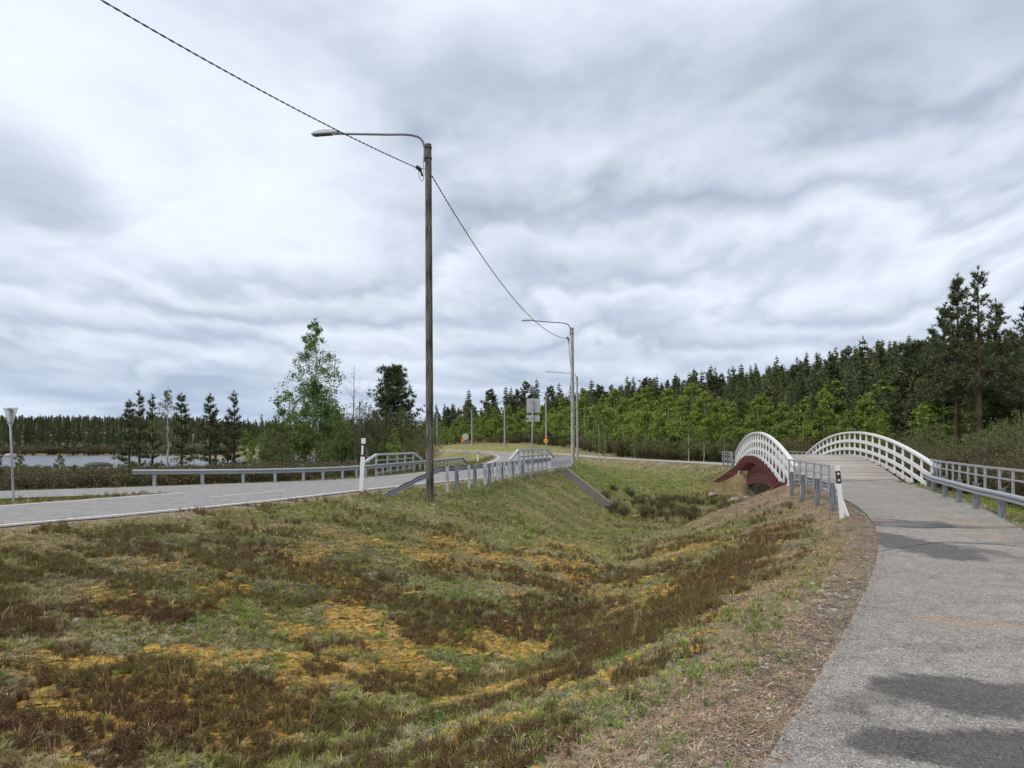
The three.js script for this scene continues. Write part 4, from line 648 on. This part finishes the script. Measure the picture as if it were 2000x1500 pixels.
[[1690, 770, 66, 3, 'bright yellow green birch behind the right arched railing'], [1610, 756, 72, 3, 'bright yellow green birch rising between the two arched railings'], [1655, 800, 62, 2, 'low bright birch touching the crown of the right railing'], [1580, 790, 74, 2, 'green birch right of the left arched railing'], [1725, 800, 62, 3, 'yellowish birch at the edge of the dark pines']].forEach(([px, py, d, k, l], i) => put(birchDefs[k], [12.5, 8, 8.5, 7.5, 7][k], 'birch_tree', l, 'tree', null, px, py, d, i * 2));
{ // birches in the front row of the forest
  const r = rnd(707), spec = [[1480, 765], [1500, 800], [1456, 775], [1432, 790], [1405, 770], [1378, 760], [1352, 742], [1330, 775], [1306, 752], [1287, 790], [1262, 748], [1243, 760], [1218, 770], [1200, 752], [1178, 765], [1160, 790], [1142, 755], [1120, 775], [1098, 770], [1080, 790], [1060, 785], [1040, 775], [1015, 790], [992, 785], [965, 790], [948, 800], [930, 805], [905, 815], [885, 822], [868, 828], [1530, 780], [1555, 790]];
  for (const [px, py] of spec) { let d = lerp(92, 80, clamp((px - 1150) / 350)) + r() * 10; while (d < 330) { const x = xAt(px, d); if (PATH.near(x, d).s - pathW(d) > 6.5) break; d += 1.5; } const k = 1 + Math.floor(r() * 3); put(birchDefs[k], [0, 8, 8.5, 7.5][k], 'birch_tree', 'fresh green birch in the front row of the forest edge', 'tree', 'birches along the forest edge', px, py + 6, d, r() * 6).scale.multiply(new THREE.Vector3(1.4, 1, 1.4)); }
  for (const [px, py, d, l] of [[1170, 812, 84, 'pale young birch with white stem, low before the dark forest'], [1182, 832, 80, 'smaller pale birch right of another before the dark forest'], [1240, 852, 78, 'short pale birch sapling at the foot of the forest'], [1375, 838, 72, 'low bushy birch left of the arched bridge'], [1415, 835, 70, 'light green young birch just left of the arched bridge'], [1345, 820, 76, 'thin light birch with white stem before the forest']]) put(birchDefs[4], 7, 'birch_tree', l, 'tree', null, px, py, d, px);
}
{ // the forest behind, one mass
  const r = rnd(909), defs = [spruce(41, 11), spruce(42, 12, { width: 0.11 }), spruce(43, 9.5, { width: 0.15 }), pine(44, 11, { bare: 0.35, width: 0.17, blade: 0.55, wd: 0.08, tufts: 3, dens: 0.8 }), broad(45, 8, { leaves: 2600, leaf: 0.24, nb: 36, width: 0.19, bare: 0.04, peak: 0.2, col: [0.225, 0.31, 0.064], barkCol: [0.5, 0.48, 0.46] })];
  const mats = [M.needles, M.needles, M.needles, M.needles, M.leaves], sets = defs.map(() => []);
  const add = (k, x, d, s) => sets[k].push([x, height(x, d), d, s, r() * 6.283]);
  for (let d = 74; d < 420; d += d < 130 ? 3.4 : d < 240 ? 5 : 9) for (let x = -120; x < 300; x += d < 130 ? 3.4 : d < 240 ? 4.4 : 8) {
    const X = x + (r() - 0.5) * 3.2, D = d + (r() - 0.5) * 3.2, px = CX + F * X / D; if (px < 840 || px > 2120) continue;
    const o = info(X, D), off = o.p.s - pathW(D); if (off < (D < 110 ? 12 : 9)) continue;
    const front = off < 20; const k = r() < (front ? 0.62 : off < 34 ? 0.32 : 0.06) ? 4 : Math.floor(r() * 4); add(k, X, D, (0.66 + 0.55 * r()) * (front ? 0.72 : 1) * lerp(1.35, 1, sstep(1000, 1140, px)));
  }
  for (let d = 47; d < 120; d += 3) for (let x = 24; x < 110; x += 3) { const X = x + (r() - 0.5) * 2.6, D = d + (r() - 0.5) * 2.6, px = CX + F * X / D; if (px < 1600 || px > 2150 || D < 48 + 26 * clamp((1840 - px) / 160)) continue; add(r() < 0.15 ? 4 : Math.floor(r() * 4), X, D, 0.6 + 0.35 * r()); }
  for (let d = 118; d < 330; d += 7) for (let x = -150; x < 0; x += 6) { const X = x + (r() - 0.5) * 5, D = d + (r() - 0.5) * 5, px = CX + F * X / D; if (px < 470 || px > 900) continue; const o = info(X, D); if (-o.r.s - o.w < 14 || lakeMask(X, D) > -2) continue; add(r() < 0.25 ? 4 : Math.floor(r() * 4), X, D, 0.55 + 0.4 * r()); }
  for (let d = 476; d < 720; d += 11) for (let x = -620; x < -60; x += 7) { const X = x + (r() - 0.5) * 8, D = d + (r() - 0.5) * 8, px = CX + F * X / D; if (px < -60 || px > 880) continue; if (r() < 0.35 + 0.6 * fbm(X * 0.02, D * 0.02, 2)) add(Math.floor(r() * 4), X, D, (0.6 + 0.9 * r() * r()) * (0.75 + 0.6 * fbm(X * 0.013, 4, 2))); }
  for (let d = 900; d < 1700; d += 22) for (let x = -1400; x < 100; x += 16) { const X = x + (r() - 0.5) * 14, D = d + (r() - 0.5) * 18, px = CX + F * X / D; if (px < -60 || px > 880) continue; add(Math.floor(r() * 4), X, D, 1.2 + 0.5 * r()); }
  const m4 = new THREE.Matrix4(), q = new THREE.Quaternion(), lab = ['dark spruces massed over the wooded hill', 'narrow dark spruces scattered through the wooded hill', 'broad dark spruces scattered through the wooded hill', 'dark pines scattered through the wooded hill', 'leafy green trees mixed into the wooded hill'];
  defs.forEach((df, k) => {
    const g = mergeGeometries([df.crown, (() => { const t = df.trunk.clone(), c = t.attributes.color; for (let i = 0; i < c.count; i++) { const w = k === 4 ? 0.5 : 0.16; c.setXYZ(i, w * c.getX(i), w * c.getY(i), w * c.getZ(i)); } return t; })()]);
    const im = new THREE.InstancedMesh(g, mats[k], sets[k].length);
    sets[k].forEach(([x, y, d, s, a], i) => { im.setMatrixAt(i, m4.compose(V3(x, y - 0.1, d), q.setFromAxisAngle(UP, a), new THREE.Vector3(s * (k === 4 ? 1.35 : 1) * (0.85 + 0.5 * HASH[i & 65535]), s, s * (k === 4 ? 1.35 : 1) * (0.85 + 0.5 * HASH[i & 65535])))); const v = 0.75 + 0.5 * HASH[(i * 7) & 65535]; im.setColorAt(i, RGB(v * (0.92 + 0.2 * HASH[(i * 3) & 65535]), v, v * 0.95)); });
    stuff(im, 'forest', lab[k], 'forest'); console.log('forest', k, sets[k].length, g.attributes.position.count / 3);
  });
}
{ // low scrub: shore, thicket floor, foot of the forest, ditch by the stream
  const r = rnd(515), m4 = new THREE.Matrix4(), q = new THREE.Quaternion(), kinds = [[broad(61, 1.2, { leaves: 420, leaf: 0.07, width: 0.5, nb: 22, bare: 0.0, stems: 5, white: false, col: [0.155, 0.15, 0.07], droop: 0.05 }), 'brown green willow scrub along the lake shore and thickets'], [broad(62, 1.0, { leaves: 520, leaf: 0.06, width: 0.5, nb: 22, bare: 0.0, stems: 5, white: false, col: [0.12, 0.165, 0.045], droop: 0.05 }), 'low green scrub at the foot of the trees']];
  const L = [[], []], at = (x, d, s, k) => L[k].push([x, height(x, d), d, s]);
  for (let i = 0; i < 9000; i++) { const d = 30 * Math.pow(4.2, r()), px = -60 + r() * 900, x = xAt(px, d); const o = info(x, d); if (-o.r.s - o.w < (px > 500 ? 3.2 : 2.6) || Math.abs(SIDE.near(x, d).s) < SIDEW / 2 + 1.1 || lakeMask(x, d) > -1.0 || height(x, d) < LAKEY + 0.02) continue; if (L[0].length < 2600) at(x, d, (0.45 + 0.6 * r()) * lerp(1, 0.42, sstep(38, 62, d)), r() < 0.55 ? 0 : 1); }
  for (let i = 0; i < 5000; i++) { const d = 9 * Math.pow(9, r()), x = xAt(1500 + r() * 600, d), o = info(x, d), off = o.p.s - pathW(o.p.d); if (off < 2.6 || off > 40 || (Math.abs(bridgeU(x, d)) < 14 && Math.abs(bridgeV(x, d)) < 5)) continue; at(x, d, 0.5 + 0.8 * r(), r() < 0.5 ? 0 : 1); }
  for (let i = 0; i < 3500; i++) { const d = 66 + r() * 130, x = xAt(850 + r() * 760, d), o = info(x, d), off = o.p.s - pathW(o.p.d); if (off < 3.2 || off > 24) continue; at(x, d, 0.8 + 1.3 * r(), r() < 0.2 ? 0 : 1); }
  for (let i = 0; i < 260; i++) { const x = 5.0 + r() * 9, d = 35 + r() * 13; if (height(x, d) > -0.8 || fbm(x * 0.5 + 4, d * 0.5, 3) < 0.49) continue; at(x, d, 0.14 + 0.30 * r(), r() < 0.6 ? 0 : 1); }
  for (let i = 0; i < 1400; i++) { const d = 215 + r() * 75, x = xAt(-40 + r() * 500, d), m = lakeMask(x, d); if (m > -1 || height(x, d) < LAKEY) continue; at(x, d, 0.9 + r(), 0); }
  kinds.forEach(([df, l], k) => { const t = df.trunk.clone(), c = t.attributes.color; for (let i = 0; i < c.count; i++) c.setXYZ(i, 0.10, 0.075, 0.06); const im = new THREE.InstancedMesh(mergeGeometries([df.crown, t]), M.leaves, L[k].length); L[k].forEach(([x, y, d, s], i) => { im.setMatrixAt(i, m4.compose(V3(x, y - 0.05, d), q.setFromAxisAngle(UP, r() * 6.28), new THREE.Vector3(s * (0.9 + 0.5 * r()), s, s * (0.9 + 0.5 * r())))); const v = 0.7 + 0.6 * r(); im.setColorAt(i, RGB(v * (0.9 + 0.35 * r()), v, v * 0.9)); }); stuff(im, 'undergrowth', l, 'undergrowth'); console.log('scrub', L[k].length); });
}
// ---------------------------------------------------------------- stones
function stoneGeo(seed) { const g = new THREE.IcosahedronGeometry(1, 2), p = g.attributes.position; for (let i = 0; i < p.count; i++) { const x = p.getX(i), y = p.getY(i), z = p.getZ(i), k = 0.75 + 0.55 * (0.5 * fbm(x * 1.3 + seed, y * 1.3 + z * 1.1 + 7, 3) + 0.5 * fbm(z * 1.5 + seed * 2, y * 1.2 - x + 3, 3)); p.setXYZ(i, x * k, y * k * 0.72, z * k); } g.computeVertexNormals(); return g; }
const stones = [stoneGeo(1.1), stoneGeo(4.7), stoneGeo(9.2)];
[[1392, 951, 49, 0.26, 0, 'pinkish rounded boulder on the far bank left of the bridge'], [1437, 948, 47, 0.34, 1, 'flat grey boulder below the red wing wall'], [1417, 965, 46, 0.12, 3, 'small pale stone on the stream bank below the bridge'], [1449, 969, 45, 0.10, 3, 'smallest pale stone near the dark bridge opening'], [1424, 961, 47, 0.14, 0, 'small brownish stone beside the pale one below the bridge'], [1460, 956, 48, 0.22, 1, 'grey stone at the edge of the dark bridge opening'], [1345, 993, 40, 0.16, 1, 'half buried stone in the heather by the stream'], [1358, 990, 41, 0.14, 2, 'dark stone next to the half buried one by the stream']].forEach(([px, py, d, s, m, l], i) => { const x = xAt(px, d), o = single('boulder', stones[i % 3], M.rock[m], l, 'boulder', 'boulders by the stream'); o.position.copy(V3(x, height(x, d) + s * 0.25, d)); o.scale.set(s * 1.2, s, s); o.rotation.y = i; });
{ const a = single('lake_rock', stones[0], M.rock[2], 'long low dark rock standing out of the lake water', 'rock'); a.position.copy(V3(xAt(193, 112), LAKEY + 0.05, 112)); a.scale.set(2.1, 0.9, 1.2); const b = single('lake_rock', stones[1], M.rock[3], 'pale grey boulder at the lake edge by the triangular sign', 'rock'); b.position.copy(V3(xAt(22, 190), LAKEY + 0.2, 190)); b.scale.set(1.7, 1.2, 1.2); }
console.log('trees done');

// ---------------------------------------------------------------- ground plants: uncountable, instanced
{
  const r = rnd(2024), m4 = new THREE.Matrix4(), q = new THREE.Quaternion(), e = new THREE.Euler();
  const white = [1, 1, 1];
  const grassG = (() => { const T = new Tris(); for (let i = 0; i < 11; i++) { const a = r() * 6.283, rr = 0.05 * r(), x = Math.cos(a) * rr, z = Math.sin(a) * rr, h = 0.55 + 0.5 * r(), b = 0.25 + 0.45 * r(), w = 0.018, dx = Math.cos(a + (r() - 0.5)), dz = Math.sin(a + (r() - 0.5)), px = -dz * w, pz = dx * w, m = [x + dx * b * 0.3, h * 0.62, z + dz * b * 0.3], c = white.map(() => 0.8 + 0.4 * r()); const cc = [c[0], c[0], c[0]]; T.tri([x - px, 0, z - pz], [x + px, 0, z + pz], [m[0] + px * 0.8, m[1], m[2] + pz * 0.8], cc); T.tri([x - px, 0, z - pz], [m[0] + px * 0.8, m[1], m[2] + pz * 0.8], [m[0] - px * 0.8, m[1], m[2] - pz * 0.8], cc); T.tri([m[0] - px * 0.8, m[1], m[2] - pz * 0.8], [m[0] + px * 0.8, m[1], m[2] + pz * 0.8], [x + dx * b, h, z + dz * b], cc); } return T.geo(); })();
  const heathG = (() => { const T = new Tris(); for (let i = 0; i < 15; i++) { const a = r() * 6.283, o = 0.25 * Math.sqrt(r()), x = Math.cos(a) * o, z = Math.sin(a) * o, L = 0.6 + 0.5 * r(), tx = x + (r() - 0.5) * 0.5, tz = z + (r() - 0.5) * 0.5, c = 0.5 + 0.5 * r(); T.limb([x, -0.05, z], [tx, L, tz], 0.012, 0.006, [c * 0.9, c * 0.75, c * 0.65], 3); for (let k = 0; k < 7; k++) { const f = 0.35 + 0.68 * r(), p = [lerp(x, tx, f), L * f, lerp(z, tz, f)], s = sph(r), t = sph(r), v = 0.055 + 0.045 * r(), g = 0.7 + 0.7 * r(); T.tri(p, [p[0] + s[0] * v, p[1] + Math.abs(s[1]) * v * 1.2, p[2] + s[2] * v], [p[0] + t[0] * v * 0.6, p[1] + Math.abs(t[1]) * v, p[2] + t[2] * v * 0.6], [g, g, g]); } } return T.geo(); })();
  const mossG = (() => { const T = new Tris(), n = 12, R = [[1, 0], [0.85, 0.16], [0.5, 0.30], [0.12, 0.36]]; const P = R.map(([a, h], j) => Array.from({ length: n }, (_, i) => { const w = i / n * 6.283 + j * 0.26, k = 0.8 + 0.4 * r(); return [Math.cos(w) * a * k, h * (0.75 + 0.5 * r()), Math.sin(w) * a * k]; })); for (let j = 0; j < 3; j++) for (let i = 0; i < n; i++) { const k = (i + 1) % n, c = 0.75 + 0.5 * r(), cc = [c, c, c]; T.tri(P[j][i], P[j + 1][i], P[j][k], cc); T.tri(P[j][k], P[j + 1][i], P[j + 1][k], cc); } for (let i = 0; i < 150; i++) { const a = r() * 6.283, o = Math.sqrt(r()), x = Math.cos(a) * o, z = Math.sin(a) * o, y = 0.36 * (1 - o * o) + 0.0, s = sph(r), L = 0.18 + 0.16 * r(), g = 0.6 + 0.85 * r(); T.tri([x - 0.03, y - 0.03, z], [x + 0.03, y - 0.03, z + 0.02], [x + s[0] * L, y + 0.06 + Math.abs(s[1]) * L, z + s[2] * L], [g, g, g]); } return T.geo(); })();
  const leafG = (() => { const T = new Tris(); for (let i = 0; i < 60; i++) { const a = r() * 6.283, o = Math.sqrt(r()), x = Math.cos(a) * o, z = Math.sin(a) * o, y = (1 - o * o * 0.8) * (0.2 + 0.45 * r()), s = sph(r), t = sph(r), v = 0.11 + 0.09 * r(), g = 0.65 + 0.7 * r(); T.tri([x, y, z], [x + s[0] * v, y + s[1] * v * 0.5, z + s[2] * v], [x + t[0] * v, y + t[1] * v * 0.5 + 0.04, z + t[2] * v], [g, g, g]); } return T.geo(); })();
  const litG = (() => { const T = new Tris(); for (let i = 0; i < 9; i++) { const x = (r() - 0.5) * 2, z = (r() - 0.5) * 2, a = r() * 6.283, L = 0.2 + 0.5 * r(), w = 0.035, y = 0.04 + 0.15 * r(), y2 = 0.04 + 0.25 * r(), dx = Math.cos(a), dz = Math.sin(a), g = 0.6 + 0.8 * r(), cc = [g, g * (0.9 + 0.1 * r()), g * (0.75 + 0.25 * r())]; const A = [x - dz * w, y, z + dx * w], B = [x + dz * w, y, z - dx * w], C = [x + dx * L + dz * w, y2, z + dz * L - dx * w], D = [x + dx * L - dz * w, y2, z + dz * L + dx * w]; T.tri(A, B, C, cc); T.tri(A, C, D, cc); } return T.geo(); })();
  const pebG = (() => { const g = new THREE.IcosahedronGeometry(1, 1), p = g.attributes.position; for (let i = 0; i < p.count; i++) { const k = 0.8 + 0.4 * fbm(p.getX(i) * 2 + 3, p.getY(i) * 2 + p.getZ(i) * 1.7, 2); p.setXYZ(i, p.getX(i) * k, p.getY(i) * k * 0.6, p.getZ(i) * k); } g.computeVertexNormals(); const c = new Float32Array(p.count * 3).fill(1); g.setAttribute('color', new THREE.BufferAttribute(c, 3)); return g; })();
  const stalkG = (() => { const T = new Tris(); for (let i = 0; i < 3; i++) { const x = (r() - 0.5) * 0.3, z = (r() - 0.5) * 0.3, tx = x + (r() - 0.5) * 0.5, tz = z + (r() - 0.5) * 0.5, h = 0.7 + 0.5 * r(); T.limb([x, 0, z], [tx, h, tz], 0.012, 0.006, [1, 1, 1], 3); T.limb([tx, h * 0.97, tz], [tx + (r() - 0.5) * 0.12, h + 0.16, tz + (r() - 0.5) * 0.12], 0.03, 0.008, [0.75, 0.7, 0.65], 4); } return T.geo(); })();
  const S = { stalk: [], grass: [], dry: [], heath: [], moss: [], leafy: [], litter: [], pebble: [], lichen: [] };
  const N = 560000, D0 = 3.0, D1 = 95;
  for (let i = 0; i < N; i++) {
    const d = D0 * Math.pow(D1 / D0, r()), x = (r() * 2 - 1) * (0.75 * d + 1.2); if (r() > Math.min(1, Math.pow(d / 10.5, 1.5) + 0.05)) continue;
    if (CX + F * x / d > 2060) continue;
    const o = info(x, d), pw = pathW(o.p.d);
    if (o.p.s > 0.07 && o.p.s < pw + 0.06 && !(Math.abs(bridgeU(x, d)) < 10.2)) continue;
    if (o.r.s < 0.45 && o.r.s > -o.w - 0.4) continue; if (o.r.s < 0 && Math.abs(SIDE.near(x, d).s) < SIDEW / 2 + 0.1) continue;
    if (Math.abs(bridgeV(x, d)) < 2.7 && Math.abs(bridgeU(x, d)) < 10.8) continue;
    if (o.r.s < -2 && (lakeMask(x, d) > -0.5)) continue;
    const W = cover(x, d, o), y = height(x, d, o); if (o.r.s < 0 && y < -1.68) continue;
    const w = { grass: W.grass + W.forest * 0.4, dry: W.dry * 0.9, heath: W.heath, moss: W.moss * 0.75, leafy: W.lichen * 0.35 + W.soil * 0.3 + 0.22 * W.grass, litter: W.litter + 0.3 * W.sand, pebble: 0.20 * W.grit + 0.08 * W.sand + 0.05 * W.litter, lichen: W.lichen * 0.4 };
    if (-o.p.s > 0 && -o.p.s < 0.45 && o.p.s < 0) { w.grass *= 0.3; w.dry *= 0.4; w.leafy *= 0.3; w.pebble *= 2.5; }
    let s = 0; for (const k in w) s += w[k]; let t = r() * s, k = 'grass'; for (k in w) { t -= w[k]; if (t < 0) break; }
    const bare = (W.sand + W.grit) / (s + W.sand + W.grit); if (r() < bare * 0.75 && k !== 'pebble' && k !== 'litter') continue;
    if (o.p.s > -0.10 && o.p.s < pw && k !== 'pebble' && k !== 'litter') continue;
    S[k].push([x, o.p.s > 0 && o.p.s < pw ? pathY(o.p.d) + 0.005 : y, d]); if (k !== 'litter' && k !== 'pebble' && d < 34 && r() < 0.011) S.stalk.push([x, y, d]);
  }
  const far = d => 1 + 0.9 * sstep(14, 60, d);
  const put = (name, label, G, list, size, color, up, flat = 1) => {
    const mat = std({ vertexColors: true, roughness: 0.95, side: THREE.DoubleSide }), im = new THREE.InstancedMesh(G, mat, list.length);
    list.forEach(([x, y, d], i) => { const z = size(x, d) * (0.55 + 0.7 * r()) * (r() < 0.07 ? 1.7 : 1), h = z * (up * (0.75 + 0.5 * r())); e.set((r() - 0.5) * 0.35, r() * 6.283, (r() - 0.5) * 0.35); im.setMatrixAt(i, m4.compose(V3(x, y - 0.004, d), q.setFromEuler(e), new THREE.Vector3(z, h, z))); im.setColorAt(i, color(x, d)); });
    stuff(im, name, label, name.replace(/_/g, ' ')); console.log(name, list.length);
  };
  const mixc = (A, B, t, v) => RGB(lerp(A[0], B[0], t) * v, lerp(A[1], B[1], t) * v, lerp(A[2], B[2], t) * v);
  put('grass', 'short green grass on the banks of the ditch', grassG, S.grass, (x, d) => 0.105 * far(d), (x, d) => { const n = fbm(x * 0.5 + 3, d * 0.5 + 8, 3), t = clamp((n - 0.35) * 2 + (r() - 0.5) * 0.7 - 0.5 * sstep(14, 28, d)); return mixc([0.185, 0.275, 0.040], [0.42, 0.34, 0.11], t, 0.5 + 0.95 * r()); }, 0.6);
  put('dry_grass', 'straw coloured dry grass among the green', grassG, S.dry, (x, d) => 0.11 * far(d), () => mixc([0.52, 0.42, 0.24], [0.40, 0.33, 0.20], r(), 0.65 + 0.75 * r()), 0.42);
  put('heather', 'dark brown heather patches in the ditch', heathG, S.heath, (x, d) => 0.115 * far(d), (x, d) => { const t = clamp(fbm(x * 1.1 + 30, d * 1.1, 3) * 1.6 - 0.3 + (r() - 0.5) * 0.5); return mixc([0.165, 0.088, 0.052], [0.20, 0.18, 0.060], t, 0.75 + 0.6 * r()); }, 0.7);
  put('dead_stalks', 'thin dry stalks with seed heads above the grass', stalkG, S.stalk, (x, d) => 0.15, () => mixc([0.50, 0.38, 0.20], [0.33, 0.22, 0.13], r(), 0.7 + 0.6 * r()), 1);
  put('moss', 'golden orange moss cushions in the ditch', mossG, S.moss, (x, d) => 0.05 * far(d), (x, d) => mixc([0.49, 0.265, 0.045], [0.42, 0.31, 0.09], r(), 0.55 + 0.7 * r()), 0.6);
  put('low_plants', 'small dark leafy plants between the grasses', leafG, S.leafy, (x, d) => 0.075 * far(d), () => mixc([0.085, 0.125, 0.040], [0.20, 0.23, 0.13], r() * r(), 0.75 + 0.5 * r()), 0.7);
  put('litter', 'brown needles and twigs strewn beside the path', litG, S.litter, (x, d) => 0.048 * far(d), () => mixc([0.42, 0.33, 0.25], [0.19, 0.13, 0.095], r(), 0.6 + 0.9 * r()), 0.7);
  put('pebbles', 'scattered grey and pinkish pebbles', pebG, S.pebble, (x, d) => 0.010 * far(d), () => mixc([0.30, 0.26, 0.235], [0.50, 0.43, 0.38], r(), 0.5 + 0.7 * r()), 1);
  put('lichen', 'pale grey green lichen cushions', mossG, S.lichen, (x, d) => 0.028 * far(d), () => mixc([0.34, 0.38, 0.29], [0.46, 0.46, 0.35], r(), 0.75 + 0.4 * r()), 0.7);
}


{ // seedlings and young plants that stand out of the cover
  const onGround = (px, py) => { let d = 3; while (d < 80) { const x = xAt(px, d); if (yAt(py, d) < height(x, d)) return [x, d]; d += 0.04; } return [xAt(px, 40), 40]; };
  const defs = [broad(91, 0.4, { leaves: 160, leaf: 0.05, width: 0.4, nb: 10, bare: 0.1, stems: 5, white: false, col: [0.19, 0.30, 0.05], droop: 0.05, thick: 0.16 }), broad(92, 0.4, { leaves: 200, leaf: 0.04, width: 0.5, nb: 14, bare: 0.05, stems: 6, white: false, col: [0.17, 0.24, 0.05], droop: 0.05, thick: 0.16 })];
  [[1345, 1358, 0, 'bright green seedling in the bare litter left of the path'], [852, 1452, 0, 'pale green seedling at the bottom edge of the ditch'], [838, 1412, 1, 'small leafy plant just above the seedling at the bottom edge'], [1478, 1262, 1, 'low leafy plant near the path edge beside grey gravel'], [1592, 1062, 1, 'small plant below the crossed white posts']].forEach(([px, py, k, l], i) => { const [x, d] = onGround(px, py); plant(defs[k], 'seedling', l, 'plant', 'seedlings in the ditch', x, d, 0.40 + 0.2 * HASH[i * 31], i * 1.9); });
}
renderer.render(scene, camera);
